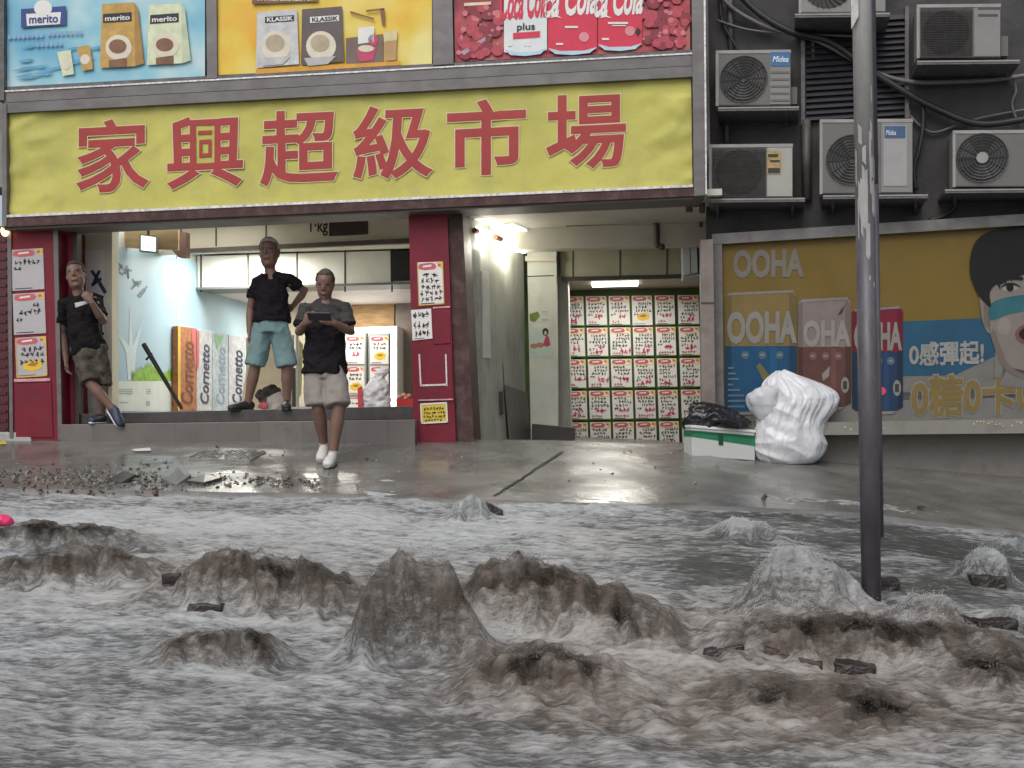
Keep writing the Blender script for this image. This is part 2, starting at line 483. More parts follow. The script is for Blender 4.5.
def build_water():
    xs = np.concatenate([np.linspace(-30, -5.6, 30)[:-1], np.linspace(-5.6, 6.2, 1150), np.linspace(6.2, 30, 30)[1:]])
    t = np.linspace(0, 1, 900)
    ysn = 3.2 + (9.6 - 3.2) * (0.8 * t + 0.2 * t * t)
    ys = np.concatenate([np.linspace(-20, 3.2, 24)[:-1], ysn])
    X, Y = np.meshgrid(xs, ys)
    ca, sa = math.cos(-0.13), math.sin(-0.13)          # the flow runs to the right
    S = X * ca + Y * sa; T = -X * sa + Y * ca
    def gauss(px, py, rx, ry, X=X, Y=Y):
        p = on_ground(px, py); q = on_ground(px + rx, py); r = on_ground(px, max(py - ry, 496))
        wx = max(abs(q.x - p.x), 0.03); wy = max(abs(r.y - p.y), 0.05)
        return np.exp(-((X - p.x) / wx) ** 2 - ((Y - p.y) / wy) ** 2)
    turb = np.zeros_like(X)
    for c in ((600, 640, 200, 60, 1.0), (880, 640, 180, 60, 0.9), (250, 600, 250, 50, 0.5), (680, 705, 300, 36, 0.7), (820, 590, 90, 40, 0.5)):
        turb += c[4] * gauss(*c[:4])
    turb = np.clip(turb, 0, 1.2)
    shallow = np.clip(gauss(700, 555, 85, 34) * .75 + gauss(960, 560, 130, 34) + .5 * gauss(800, 515, 120, 8), 0, 1)
    calm = 1 - 0.75 * shallow
    chop = fbm(S * 6.5, T * 18, 3, 2) + .5 * fbm(S * 14, T * 38, 2, 9)
    big = fbm(S * 1.5, T * 4.2, 3, 4)
    W = calm * (0.030 * fbm(S * 0.8, T * 1.9, 2, 1) + 0.019 * big + 0.0095 * chop)
    ch = fbm(S * 2.0, T * 5.2, 4, 21, 0.6); ch2 = 1 - np.abs(fbm(S * 1.6 + 4, T * 4.0, 4, 31, 0.6)) * 1.5
    W += turb * calm * (0.028 * ch + 0.034 * ch2)
    foam_glare = 0.57 + 0.30 * chop + 0.24 * big + 0.26 * fbm(S * 0.55, T * 1.5, 3, 44) + .05 * turb * ch - 0.45 * shallow  # foam that also paints bright wave tops and dark troughs into the colour
    foam_glare += 0.24 * gauss(200, 520, 420, 22) - 0.04 * gauss(130, 745, 260, 26) - 0.22 * gauss(820, 735, 320, 30) - 0.1 * gauss(880, 640, 200, 40)
    silt = np.clip(0.12 + 0.35 * turb + 0.2 * fbm(S * 0.6, T * 1.2, 3, 45) + .5 * gauss(820, 720, 330, 40), 0, .8)
    dY = np.zeros_like(Y); air = np.zeros_like(Y)
    FX, FY = X, Y
    for k, (px, py, hw, pt, lf, lb, fo, si, ro, tilt, sq) in enumerate(WAVES):
        p = on_ground(px, py); sc = p.y / F_PX
        wx = hw * sc; A = (py - pt) * sc - SLOPE * lf * 0.6
        i0, i1 = np.searchsorted(ys, p.y - 3 * lf - .5), np.searchsorted(ys, p.y + lf + 2.2 * lb + .5)
        j0, j1 = np.searchsorted(xs, p.x - 1.9 * wx), np.searchsorted(xs, p.x + 1.9 * wx)
        w = (slice(i0, i1), slice(j0, j1)); X, Y = FX[w], FY[w]
        yc = p.y + lf * 0.9
        lx = (X - p.x) / wx
        yy = Y - yc + tilt * (X - p.x) * 0.5 - 0.09 * wx * pn(X * 3.1 + k * 5, X * 0 + k, k) - 0.06 * fbm(X * 6 + k, Y * 2.5, 3, k + 3)
        crest = fbm(X * 3.2 + k * 7, Y * 1.2, 4, k + 60, 0.6)
        ex = np.exp(-np.abs(lx) ** sq) * (0.90 + 0.26 * ro * crest)
        pr = np.where(yy < 0, np.exp(-np.abs(yy / lf) ** 2.4 * 1.4), np.exp(-(yy / lb) ** 2 * 1.6))
        h = np.clip(ex, 0, None) * pr
        lump = fbm(X * 8 + k, Y * 8 + A * h * 5, 5, k + 80, 0.55)
        rg = 1 - np.abs(fbm(X * 7 + k, Y * 7 + A * h * 5, 4, k + 90, 0.62)) * 1.7
        W[w] = W[w] * (1 - 0.6 * np.clip(h, 0, 1)) + A * h * (1 + (0.05 if fo < .5 else .09) * ro * lump) + np.clip(h, 0, 1) * ro * (0.014 * rg + .020 * lump)
        dY[w] -= 0.55 * lf * h ** 2 - .02 * ro * h * lump
        air[w] = np.maximum(air[w] * (1 - np.clip(h, 0, 1)), np.clip((h - (.50 + .24 * crest + .16 * lump)) / .42, 0, 1) ** 1.3 * (.95 if fo < .5 else .4))
        hc = np.clip(h * 1.25, 0, 1)
        top = np.clip((h - 0.45) / 0.5, 0, 1)
        foam_glare[w] = foam_glare[w] * (1 - hc) + fo * (0.45 + 0.55 * top) * hc + (.30 * lump + .20 * rg - .07) * hc * (fo < .5)
        silt[w] = silt[w] * (1 - hc) + (si - .16 * lump) * hc
        shallow[w] *= (1 - hc)
        ft = np.exp(-((Y - p.y + 0.10) / 0.06) ** 2) * np.exp(-np.abs(lx) ** 4)
        foam_glare[w] += 0.30 * ft * (fbm(X * 5, Y * 9, 3, k + 4) + 0.5)
    X, Y = FX, FY
    for px, py, rx, ry, a in FOAMS:
        foam_glare += a * gauss(px, py, rx, ry) * (0.55 + 0.6 * fbm(S * 2.2, T * 6, 2, int(px)))
    Z = water_z(X, Y) + W - 0.012
    o = grid_arrays('water', X, Y + dY, Z, WATER)
    me = o.data
    for nm, a in (('foam_glare', foam_glare), ('silt', np.clip(silt, 0, 1)), ('shallow', np.clip(shallow, 0, 1)), ('air', air)):
        at = me.attributes.new(nm, 'FLOAT', 'POINT'); at.data.foreach_set('value', a.astype(np.float32).ravel())
    return X, Y + dY, Z
WX, WY, WZ = build_water()
def water_top(x, y):
    j = int(np.clip(np.searchsorted(WX[0], x), 1, WX.shape[1] - 1)); i = int(np.clip(np.searchsorted(WY[:, 0], y), 1, WY.shape[0] - 1))
    return float(WZ[i, j])

# spray: fine drops thrown off the breaking crests
def build_spray():
    octa = np.array([[1, 0, 0], [-1, 0, 0], [0, 1, 0], [0, -1, 0], [0, 0, 1], [0, 0, -1]], float)
    of = np.array([[0, 2, 4], [2, 1, 4], [1, 3, 4], [3, 0, 4], [2, 0, 5], [1, 2, 5], [3, 1, 5], [0, 3, 5]])
    V = []; MI = []
    for (px, py, hw, pt, lf, lb, fo, si, ro, tilt, sq) in WAVES:
        p = on_ground(px, py); sc = p.y / F_PX; wx = hw * sc; A = (py - pt) * sc; white = fo > .5
        n = int(min(hw * (py - pt) * (2.0 if white else .9), 7000))
        for _ in range(n):
            u = float(np.clip(rng.normal(0, 0.5), -1.1, 1.1)); x = p.x + u * wx
            y = p.y + lf * rng.uniform(-.3, 1.5) - tilt * u * wx * .5
            z0 = water_top(x, y); hh = z0 - float(water_z(x, y))
            if hh < .12 * A: continue
            lift = abs(rng.normal(0, .11)) * A * rng.random() if rng.random() < .45 else .006 * rng.random()
            r = 0.0006 + 0.0016 * rng.random() ** 3
            c = np.array([x, y - .02 * rng.random(), z0 + lift - 0.004])
            V.append(octa * (r * np.array([1.5, 1.0, 1.0 + rng.random()])) + c)
            MI.append(np.full(8, 0 if white else (2 if rng.random() < .4 else 1)))
    Fm = np.concatenate([of + 6 * i for i in range(len(V))]); V = np.concatenate(V); MI = np.concatenate(MI)
    me = bpy.data.meshes.new('spray')
    me.vertices.add(len(V)); me.vertices.foreach_set('co', V.astype(np.float32).ravel())
    me.loops.add(Fm.size); me.loops.foreach_set('vertex_index', Fm.astype(np.int32).ravel())
    me.polygons.add(len(Fm)); me.polygons.foreach_set('loop_start', np.arange(0, Fm.size, 3, dtype=np.int32))
    me.polygons.foreach_set('material_index', MI.astype(np.int32)); me.update(); me.validate()
    for nm, c in (('spray_white', (0.55, 0.56, 0.56)), ('spray_brown', (0.14, 0.115, 0.095)), ('spray_tan', (0.30, 0.27, 0.24))): me.materials.append(M(nm, c, rough=0.6, var=0.05))
    o = bpy.data.objects.new('spray', me); COL.objects.link(o); BASE[o] = Vector((0, 0, 0))
    tag(o, 'fine spray thrown off the breaking crests of the flood', 'spray', kind='stuff')
build_spray()
# ------------------------------------------------------------------ palette
RED = M('red_paint', (0.17, 0.012, 0.026), rough=0.5, spec=.3, var=0.2, scale=5, dirt=((0.10, 0.02, 0.03), 0.7, 4))
PINK = M('pink_red_paint', (0.30, 0.02, 0.06), rough=0.5, var=0.12, dirt=((0.15, 0.02, 0.04), 0.5, 6))
BROWN = M('brown_paint', (0.062, 0.032, 0.03), rough=0.55, spec=.25, var=0.25, dirt=((0.16, 0.11, 0.1), 0.6, 9))
STEEL = M('weathered_steel', (0.15, 0.143, 0.143), rough=0.45, metal=0.4, var=0.2, scale=2.5, dirt=((0.09, 0.078, 0.075), 0.7, 3), stretch=(1, 1, 2))
STEELD = M('dark_steel', (0.12, 0.115, 0.12), rough=0.5, metal=0.3, var=0.35, scale=9, dirt=((0.05, 0.045, 0.045), 0.8, 10))
BRIGHT = M('bright_edge', (0.62, 0.61, 0.6), rough=0.35, metal=0.4, var=0.35, scale=25, dirt=((0.2, 0.18, 0.17), 0.8, 30))
CREAM = M('cream_panel', (0.62, 0.59, 0.48), rough=0.6, var=0.07, dirt=((0.42, 0.38, 0.28), 0.4, 3))
WHITEP = M('white_panel', (0.72, 0.72, 0.68), rough=0.5, var=0.05, dirt=((0.55, 0.53, 0.47), 0.4, 4))
OLIVE = M('olive_cream_panel', (0.42, 0.40, 0.29), rough=0.6, var=0.08, dirt=((0.28, 0.25, 0.17), 0.4, 4))
GREYW = M('grey_green_wall', (0.40, 0.415, 0.36), rough=0.6, var=0.14, scale=3, dirt=((0.22, 0.22, 0.17), 0.75, 5), stretch=(1, 1, 0.35))
DARKW = M('grimy_wall', (0.042, 0.041, 0.042), rough=0.75, var=0.4, scale=3, bump=0.2, bscale=30, dirt=((0.085, 0.080, 0.077), 0.75, 1.4))
CONC = M('plinth_concrete', (0.17, 0.158, 0.145), rough=0.7, var=0.25, scale=4, bump=0.2, bscale=40, dirt=((0.08, 0.07, 0.06), 0.7, 4))
TILEF = M('step_tile', (0.21, 0.19, 0.175), rough=0.5, var=0.2, scale=6, dirt=((0.10, 0.09, 0.08), 0.7, 5))
BLACK = M('black', (0.012, 0.012, 0.013), rough=0.5, var=0.2)
SEAM = M('dark_seam', (0.06, 0.055, 0.045), rough=0.7)
INK = M('black_ink', (0.02, 0.02, 0.022), rough=0.6, var=0.1)
WOOD = M('wood_board', (0.36, 0.22, 0.10), rough=0.6, var=0.3, scale=5, stretch=(1, 1, 5))
PAPER = M('poster_paper', (0.70, 0.68, 0.66), rough=0.55, var=0.06)
PRED = M('poster_red', (0.50, 0.10, 0.11), rough=0.5, var=0.1)
PPINK = M('poster_crimson', (0.50, 0.045, 0.12), rough=0.5, var=0.15)
PYEL = M('poster_yellow', (0.70, 0.46, 0.03), rough=0.5, var=0.08)
LAMP = M('lamp_glow', (1.0, 0.97, 0.86), emit=3.0, var=0)

FU, FN = FAC.u, FAC.n
def I(s, d, z): return FAC.O.copy() * 1.0 + FU * s - FN * d + Vector((0, 0, z - FAC.O.z))
def s_of(px, d): return (FAC.at(px, HY, -d) - FAC.O).dot(FU)
def z_of(px, py, d): return FAC.at(px, py, -d).z
def ibox(s0, s1, d0, d1, z0, z1, mb=None):
    mb = mb or MB()
    return mb.box(I((s0 + s1) / 2, (d0 + d1) / 2, (z0 + z1) / 2), FU * ((s1 - s0) / 2), FN * ((d1 - d0) / 2), Vector((0, 0, (z1 - z0) / 2)))
ZF = FAC.at(240, 412).z
ZP = float(pave_z(FAC.at(500, 440).x, FAC.at(500, 440).y))
sL = s_of(112, 0.5); sP0 = s_of(414, 0.0); sP1 = s_of(459, 0.0); sR = s_of(712, 0.0)
DB = 5.6
ZC = EYE + 2.32; ZB = EYE + 1.94; ZD0 = EYE + 1.68; ZD1 = EYE + 2.08
b = thing('shop_building', 'wide corner shop building with a yellow sign, red pillars and a brightly lit open front', 'building', FAC.at(350, 437))
# upper storeys over the shop, which the puddles and wet ground mirror
ibox(s_of(-900, 0), sR + 0.02, 0.0, 0.4, ZC + 0.08, 8.5).build('upper_wall', M('upper_wall', (0.22, 0.21, 0.2), rough=0.8, var=0.2, scale=2, dirt=((0.12, 0.11, 0.1), 0.7, 1.5)), b)
# floor, raised step
ibox(s_of(76, 0), sP0, 0.0, DB, ZF - 0.5, ZF - 0.001).build('floor', M('shop_floor_tile', (0.45, 0.43, 0.39), rough=0.3, var=0.1), b)
slab(FAC, [(74, 414), (414, 406), (414, 419), (74, 424)], -0.01, 0.03).build('step_nosing', M('dark_nosing', (0.05, 0.045, 0.045), rough=0.45, var=0.3, scale=14), b, bevel=0.004)
slab(FAC, [(60, 424.5), (415, 419.5), (415, 448), (60, 448)], 0.0, 0.32).build('step', tiled('step_tiles', (0.155, 0.14, 0.13), 0.5, 0.42, 0.6, 0.7, .15), b, bevel=0.006)
# left room
ibox(sL - 0.12, sL, 0.42, DB, ZF, ZC).build('side_wall', M('pale_wall', (0.60, 0.63, 0.64), rough=0.6, var=0.06), b)
slab(FAC, [(60, 226), (112, 226), (112, 413), (60, 413)], -0.5, -0.34).build('front_pier', CREAM, b)
ibox(sL - 0.2, sP1 + 0.5, DB, DB + 0.15, ZF - 0.4, ZC).build('back_wall', M('back_wall_cream', (0.60, 0.54, 0.42), rough=0.7, var=0.12, scale=2, dirt=((0.38, 0.30, 0.2), 0.5, 2)), b)
ibox(sP0 + 0.12, sP0 + 0.22, 0.45, DB, ZF - 0.4, ZC).build('side_wall', M('grey_brown_partition', (0.34, 0.32, 0.28), rough=0.7, var=0.15), b)  # partition in one even grey-brown
ibox(sL - 0.2, sP0 + 0.22, 0.0, DB, ZC, ZC + 0.06).build('ceiling', CREAM, b)
bm_ = ibox(sL, sP0 + 0.12, 1.6, 1.9, ZB, ZC - 0.003).build('beam', CREAM, b)
PB = FAC.shift(-1.6)
for x in (181, 216, 266):
    part('seam', PB, [(x - .7, 224), (x + .7, 224), (x + .7, 246), (x - .7, 246)], 0.0, 0.004, SEAM, bm_)
part('vent_opening', PB, [(329, 217), (368, 215), (368, 234), (329, 236)], 0.0, 0.012, M('dark_opening', (0.035, 0.028, 0.025), rough=0.7), bm_)
part('beam_rail', PB, [(180, 249), (412, 238), (412, 243), (180, 253)], -0.02, 0.05, M('beam_rail', (0.10, 0.085, 0.07), rough=0.5), bm_)
text('lettering', PB, '1·kg', 310, 219, 328, 236, 0.004, INK, bm_, offset=0.02)
# boxed duct with white panels
dz = ibox(sL + 0.02, sP0 + 0.12, 3.0, 3.5, ZD0, ZD1).build('duct', WHITEP, b)
PD = FAC.shift(-3.0)
for x in (201, 248, 297, 345, 392):
    part('seam', PD, [(x - .8, 240), (x + .8, 240), (x + .8, 292), (x - .8, 292)], 0.0, 0.005, SEAM, dz)
sd0, sd1 = s_of(393, 3.0), sP0 + 0.1
ibox(sd0, sd1, 2.985, 3.0, ZD0 + 0.02, ZD1).build('black_end_strip', BLACK, dz)  # thin black strip over the right end of the duct face
ibox(sL + 0.02, sP0 + 0.12, 2.95, 3.5, ZD0 - 0.03, ZD0 - 0.002).build('edge_trim', M('duct_trim', (0.16, 0.16, 0.15), rough=0.5), dz)
mb = MB()
k = 0; d = 3.5
while d < DB - 0.05:
    ibox(sL + 0.02, sP0 + 0.12, d, d + 0.135, ZD0 - 0.012, ZD0 + 0.02, mb); d += 0.15
mb.build('slatted_ceiling', M('slat_ceiling', (0.62, 0.56, 0.54), rough=0.5, var=0.1), b)
ibox(sL + 0.02, sP0 + 0.12, 3.5, DB, ZD0 + 0.03, ZD0 + 0.05).build('ceiling_void', BLACK, b)
PBK = FAC.shift(-(DB - 0.02))
part('wood_panel', PBK, [(352, 298), (394, 297), (394, 328), (352, 329)], 0.0, 0.05, WOOD, b)
part('door_jamb', PBK, [(396, 297), (412, 297), (412, 411), (396, 411)], 0.0, 0.08, M('door_jamb', (0.20, 0.16, 0.145), rough=0.6), b)
part('timber_panel', FAC.shift(-0.9), [(108, 229), (178, 230), (178, 250), (108, 247)], -0.02, 0.02, M('pale_timber', (0.50, 0.37, 0.20), rough=0.6, var=0.2, scale=3, stretch=(1, 1, 6)), b)
part('pipe_box', FAC.shift(-1.2), [(168, 231), (186, 232), (186, 257), (178, 257), (168, 246)], -0.1, 0.02, M('pipe_box_brown', (0.12, 0.06, 0.05), rough=0.6), b)

# red pillars
lp = slab(FAC, [(8, 226), (58, 226), (62, 446), (10, 446)], -0.35, 0.24).build('red_pillar', RED)
tag(lp, 'red pillar with three notices at the left end of the shop front', 'pillar')
part('corner_strip', FAC, [(53, 228), (57.5, 228), (62, 440), (58, 440)], 0.243, 0.262, STEEL, lp)
part('edge_strip', FAC, [(7, 228), (11, 228), (13, 438), (9.5, 438)], 0.243, 0.258, STEEL, lp)
part('rail', FAC, [(14, 379), (50, 378), (50, 381), (14, 382)], 0.243, 0.255, M('pale_pink_edge', (0.55, 0.3, 0.3), var=0.3, scale=20), lp)
part('cover_panel', FAC, [(14.5, 383.5), (51, 382.5), (53, 437), (16, 437)], 0.243, 0.25, RED, lp)
part('inner_jamb', FAC, [(57, 228), (72, 228), (74, 436), (62, 436)], -0.03, 0.05, PINK, lp)
part('corner_post', FAC, [(72, 228), (77, 228), (79, 425), (74.5, 425)], -0.03, 0.07, M('dark_bronze', (0.06, 0.045, 0.04), rough=0.4), lp)
cp = slab(FAC, [(408.5, 208), (447, 206), (456, 446), (414, 446)], -0.45, 0.18).build('red_pillar', RED)
tag(cp, 'red pillar with brown side standing between the two shop openings', 'pillar')
part('side_face', FAC, [(447.5, 206), (462, 205), (474, 446), (456.5, 446)], -0.45, 0.14, BROWN, cp)
part('cover_panel', FAC, [(434, 308), (450, 307), (450.5, 343), (434, 344)], 0.183, 0.192, RED, cp)
part('cover_panel', FAC, [(416, 346), (451.5, 345), (453, 398), (417, 399)], 0.183, 0.192, RED, cp)
mb = MB(); TAPE = M('white_tape', (0.62, 0.55, 0.55), var=0.3, scale=30)
for q in ([(418.5, 354), (420, 354), (421.5, 386), (420, 386)], [(445, 354), (446.5, 354), (447.5, 386), (446, 386)], [(420, 384.6), (447.5, 383.6), (447.5, 385.4), (420, 386.4)]):
    slab(FAC, q, 0.193, 0.196, mb)
mb.build('tape_mark', TAPE, cp)
part('rail', FAC, [(433, 307), (450, 306), (450, 307.5), (433, 308.5)], 0.183, 0.20, M('pale_pink_edge', (0.55, 0.3, 0.3)), cp)
part('rail', FAC, [(418, 399.5), (453, 398.5), (453, 400), (418, 401)], 0.183, 0.20, M('pale_pink_edge', (0.55, 0.3, 0.3)), cp)

# right bay: passage wall, pier, posters wall
def P3(px, py, Z): return P(px, py, Z)
za = ZP - 0.3
def wallbox(p0, p1, z0, z1, th, name, mat, parent):
    p0 = Vector((p0.x, p0.y, 0)); p1 = Vector((p1.x, p1.y, 0)); t = (p1 - p0).normalized(); nn = Vector((-t.y, t.x, 0))
    mb = MB().prism([Vector((p0.x, p0.y, z0)), Vector((p1.x, p1.y, z0)), Vector((p1.x, p1.y, z1)), Vector((p0.x, p0.y, z1))], nn * th)
    return mb.build(name, mat, parent)
A0, A1 = P3(464, HY, 11.55), P3(526, HY, 13.2)
pw = wallbox(A0, A1, za, ZC, 0.08, 'passage_wall', GREYW, b)
tdir = (Vector((A1.x, A1.y, 0)) - Vector((A0.x, A0.y, 0))).normalized()
PW = Plane(A0, Vector((tdir.y, -tdir.x, 0)))
part('cover_strip', PW, [(482, 271), (489, 272), (491, 358), (484, 358)], 0.0, 0.012, M('pale_strip', (0.62, 0.62, 0.57), var=0.1), pw)
part('board', PW, [(467, 248), (480, 250), (483, 440), (472, 441)], 0.0, 0.02, M('grey_green_board', (0.33, 0.345, 0.29), rough=0.6, var=0.2, dirt=((0.15, 0.14, 0.1), 0.7, 8)), pw)
part('crack', PW, [(503, 363), (504.5, 385), (510, 438), (507, 438)], 0.0, 0.006, SEAM, pw)
part('handle', PW, [(501, 392), (502.5, 391), (503.5, 414), (502, 415)], 0.0, 0.03, SEAM, pw)
PIER = FAC.shift(-1.95)
pr = slab(PIER, [(526, 200), (556, 200), (558, 445), (531, 445)], -0.6, 0.0).build('pier', M('white_pier', (0.64, 0.65, 0.57), rough=0.55, var=0.06, dirt=((0.48, 0.47, 0.36), 0.5, 4)), b)
part('ledge', PIER, [(525, 256), (556, 256), (556, 261), (525, 261)], 0.0, 0.04, CREAM, pr)
part('seam', PIER, [(526, 276), (554, 275), (554, 276), (526, 277)], 0.0, 0.004, SEAM, pr)
P2 = FAC.shift(-2.25)
part('pier_return', P2, [(557, 240), (567, 240), (571, 428), (559, 428)], -0.4, 0.02, GREYW, b)
part('plinth_block', FAC.shift(-1.6), [(532, 424), (574, 428), (574, 446), (532, 446)], -0.4, 0.0, M('dark_block', (0.05, 0.045, 0.04), rough=0.7), b)
DR = 3.7
sB0, sB1 = s_of(560, DR), s_of(722, DR)
ibox(sB0 - 0.6, sB1 + 0.6, DR, DR + 0.15, za, ZC).build('back_wall', M('dark_green_board', (0.05, 0.085, 0.02), rough=0.6, var=0.2), b)
ZR = EYE + 1.60
ibox(s_of(556, 2.2), sB1 + 0.6, 2.2, DR, ZR, ZR + 0.06).build('ceiling', M('dim_ceiling', (0.40, 0.37, 0.29), rough=0.6, var=0.1), b)
ibox(sP1 - 0.2, sR + 0.1, -0.3, 1.35, EYE + 2.03, EYE + 2.09).build('ceiling', M('soffit_cream', (0.52, 0.49, 0.42), rough=0.6, var=0.1, dirt=((0.3, 0.27, 0.2), 0.5, 3)), b)
ibox(sL - 0.6, sP1 - 0.2, -0.33, 0.0, EYE + 2.03, EYE + 2.09).build('ceiling', M('soffit_cream', (0.5, 0.48, 0.4)), b)
ibox(s_of(500, 1.3), sR + 0.1, 1.3, 1.5, EYE + 1.80, EYE + 2.10).build('beam', M('beam_cream', (0.58, 0.55, 0.46), rough=0.6, var=0.08, dirt=((0.4, 0.36, 0.27), 0.5, 3)), b)
ibox(s_of(520, 1.5), sR + 0.1, 1.5, 2.2, EYE + 2.0, EYE + 2.06).build('ceiling', M('soffit_cream', (0.5, 0.48, 0.4)), b)
fb = ibox(s_of(563, 2.1), s_of(684, 2.1), 2.1, 2.25, ZR - 0.01, EYE + 2.0).build('panel_box', OLIVE, b)
PF = FAC.shift(-2.1)
for x in (573, 620, 667):
    part('seam', PF, [(x - .6, 243), (x + .6, 243), (x + .6, 278), (x - .6, 278)], 0.0, 0.008, SEAM, fb)
part('bottom_rail', PF, [(562, 277), (688, 274), (688, 278), (562, 281)], 0.0, 0.03, SEAM, fb)
part('top_rail', PF, [(562, 242), (688, 238), (688, 240), (562, 244)], 0.0, 0.03, M('rail_grey', (0.25, 0.23, 0.18)), fb)
# walls that close the bay on its right
ibox(sR + 0.38, sR + 0.5, 0.55, DR, za, EYE + 2.1).build('side_wall', M('grey_brown_pier', (0.19, 0.16, 0.15), rough=0.6, var=0.25, scale=4, dirt=((0.1, 0.08, 0.07), 0.6, 6)), b)
part('end_pier', FAC, [(700.5, 240), (713, 239), (716, 449), (702, 447)], -0.05, 0.12, M('grey_brown_pier', (0.19, 0.16, 0.15)), b)
part('end_pier_joint', FAC, [(701, 302), (714, 302), (714, 303.5), (701, 303.5)], 0.121, 0.128, SEAM, b)
# pipes under the soffit
mb = MB(); PIPE = M('brown_pipe', (0.07, 0.045, 0.04), rough=0.5, var=0.3)
pl = FAC.shift(-1.2)
mb.tube([pl.at(566, 223.5), pl.at(640, 220.5), pl.at(706, 217)], 0.035)
mb.tube([pl.at(650, 220), pl.at(655.5, 221.5), pl.at(657, 226), pl.at(657, 244), pl.at(659, 247)], 0.032)
mb.ball(pl.at(661.5, 247), 0.04); mb.tube([pl.at(700, 217), pl.at(701, 222), pl.at(701, 227)], 0.02)
tag(mb.build('ceiling_pipe', PIPE, smooth=True), 'brown pipe running under the soffit of the right bay with a drop leg', 'pipe')
mb = MB(); pl = FAC.shift(-0.1)
for x, y0, y1, r in ((689, 197, 212, 0.035), (696, 197, 207, 0.018), (702, 197, 213, 0.03), (694, 198, 203, 0.02)):
    mb.tube([pl.at(x, y0), pl.at(x, y1)], r)
mb.tube([pl.at(683, 199), pl.at(705, 198)], 0.025)
tag(mb.build('pipe_bracket', PIPE, smooth=True), 'rusty pipe stubs and bracket hanging under the right end of the sign', 'bracket')

# ------------------------------------------------------------------ sign board and banners
def fold(px, py):
    x = np.array(px, float); y = np.array(py, float)
    k_ = 0.5 + 1.6 * np.clip((abs(x - 350) - 285) / 40, 0, 1) * (y > 95)
    return k_ * (0.009 * fbm(x / 60.0, y / 45.0, 3, 2) + 0.012 * (1 - np.abs(fbm(x / 75.0 + y / 60.0, y / 90.0 - x / 160.0, 2, 6)) * 2))
def cloth(pl, tl, tr, br, bl, off, nx, ny, mat, name, parent, fn=fold, amp=1.0):
    u = np.linspace(0, 1, nx); v = np.linspace(0, 1, ny); U, V = np.meshgrid(u, v)
    px = (tl[0] * (1 - U) + tr[0] * U) * (1 - V) + (bl[0] * (1 - U) + br[0] * U) * V
    py = (tl[1] * (1 - U) + tr[1] * U) * (1 - V) + (bl[1] * (1 - U) + br[1] * U) * V
    D = amp * fn(px, py)
    mb = MB()
    vs = [pl.at(px[j, i], py[j, i], off + D[j, i]) for j in range(ny) for i in range(nx)]
    fs = [[j * nx + i, (j + 1) * nx + i, (j + 1) * nx + i + 1, j * nx + i + 1] for j in range(ny - 1) for i in range(nx - 1)]
    mb.add(vs, fs)
    return mb.build(name, mat, parent, smooth=True)

sg = thing('shop_sign', 'long yellow cloth shop sign with six big red characters in a steel frame', 'sign', SIGN.at(350, 205))
YCLOTH = M('yellow_cloth', (0.50, 0.475, 0.12), rough=0.6, var=0.10, scale=1.5, dirt=((0.34, 0.315, 0.14), 0.5, 2.5), bump=0.55, bscale=5, spec=0.3)
part('backing', SIGN, [(5, 108), (694, 72), (694, 190), (5, 220)], -0.34, -0.04, STEELD, sg)
cloth(SIGN, (7, 114), (691, 77), (692.5, 185), (7, 216), 0.0, 200, 40, YCLOTH, 'banner_cloth', sg)
for q in ([(4, 103), (693, 66), (693, 76.5), (4, 113)],): part('top_rail', SIGN, q, -0.05, 0.06, STEEL, sg)
part('bottom_rail', SIGN, [(4, 217), (693, 186.5), (694, 196), (4, 227)], -0.05, 0.06, BROWN, sg)
part('rail_edge', SIGN, [(4, 215), (693, 184.5), (693, 187), (4, 217.5)], 0.0, 0.068, BRIGHT, sg)
part('left_rail', SIGN, [(2, 104), (6.5, 104), (6.5, 226), (2, 226)], -0.05, 0.07, STEEL, sg)
part('soffit_board', SIGN, [(4, 227.5), (694, 196.5), (694, 199), (4, 230)], -0.36, 0.03, M('soffit_dark', (0.10, 0.085, 0.075), rough=0.6), sg)
CRED = M('sign_red', (0.33, 0.028, 0.026), rough=0.5, var=0.12, scale=4)
COUT = M('sign_outline', (0.58, 0.52, 0.30), rough=0.5, var=0.08)
CHARS = [('家', 75, 118, 150, 193), ('興', 166, 115, 244, 189), ('超', 259, 109, 339, 186), ('級', 352, 104, 434, 180), ('市', 446, 98, 527, 176), ('場', 545, 93, 627, 170)]
for ch, x0, y0, x1, y1 in CHARS:
    sl = -0.05 * (x1 - x0) / 2
    q = ((x0 + 1, y0 - sl + 1), (x1 - 1, y0 + sl + 1), (x1 - 1, y1 + sl - 1), (x0 + 1, y1 - sl - 1))
    c = letters(MB(), SIGN, ch, *q, 0.0140, 0.019, 0.019).build('character', CRED, sg)
    letters(MB(), SIGN, ch, *q, 0.0125, 0.031, 0.019).build('outline', COUT, c)

# steel frame above, holding three printed banners
fr = thing('sign_frame', 'weathered steel frame holding three printed banners above the yellow sign', 'frame', SIGN.at(350, 100))
part('lower_rail', SIGN, [(4, 92), (693, 54), (693, 65.5), (4, 102.5)], -0.1, 0.04, STEEL, fr)
part('ledge', SIGN, [(4, 87), (693, 49.5), (693, 53.5), (4, 91.5)], -0.1, 0.02, STEELD, fr)
part('ledge_edge', SIGN, [(4, 90.5), (693, 52.5), (693, 54), (4, 92)], 0.02, 0.05, BRIGHT, fr)
part('mullion', SIGN, [(205.5, -60), (216, -60), (217, 78), (207, 78.5)], -0.1, 0.035, STEEL, fr)
part('mullion', SIGN, [(432, -60), (451, -60), (453.5, 64), (433, 65)], -0.1, 0.035, STEEL, fr)
part('end_post', SIGN, [(691, -70), (703, -70), (705.5, 195), (694, 196)], -0.5, 0.08, STEEL, fr)
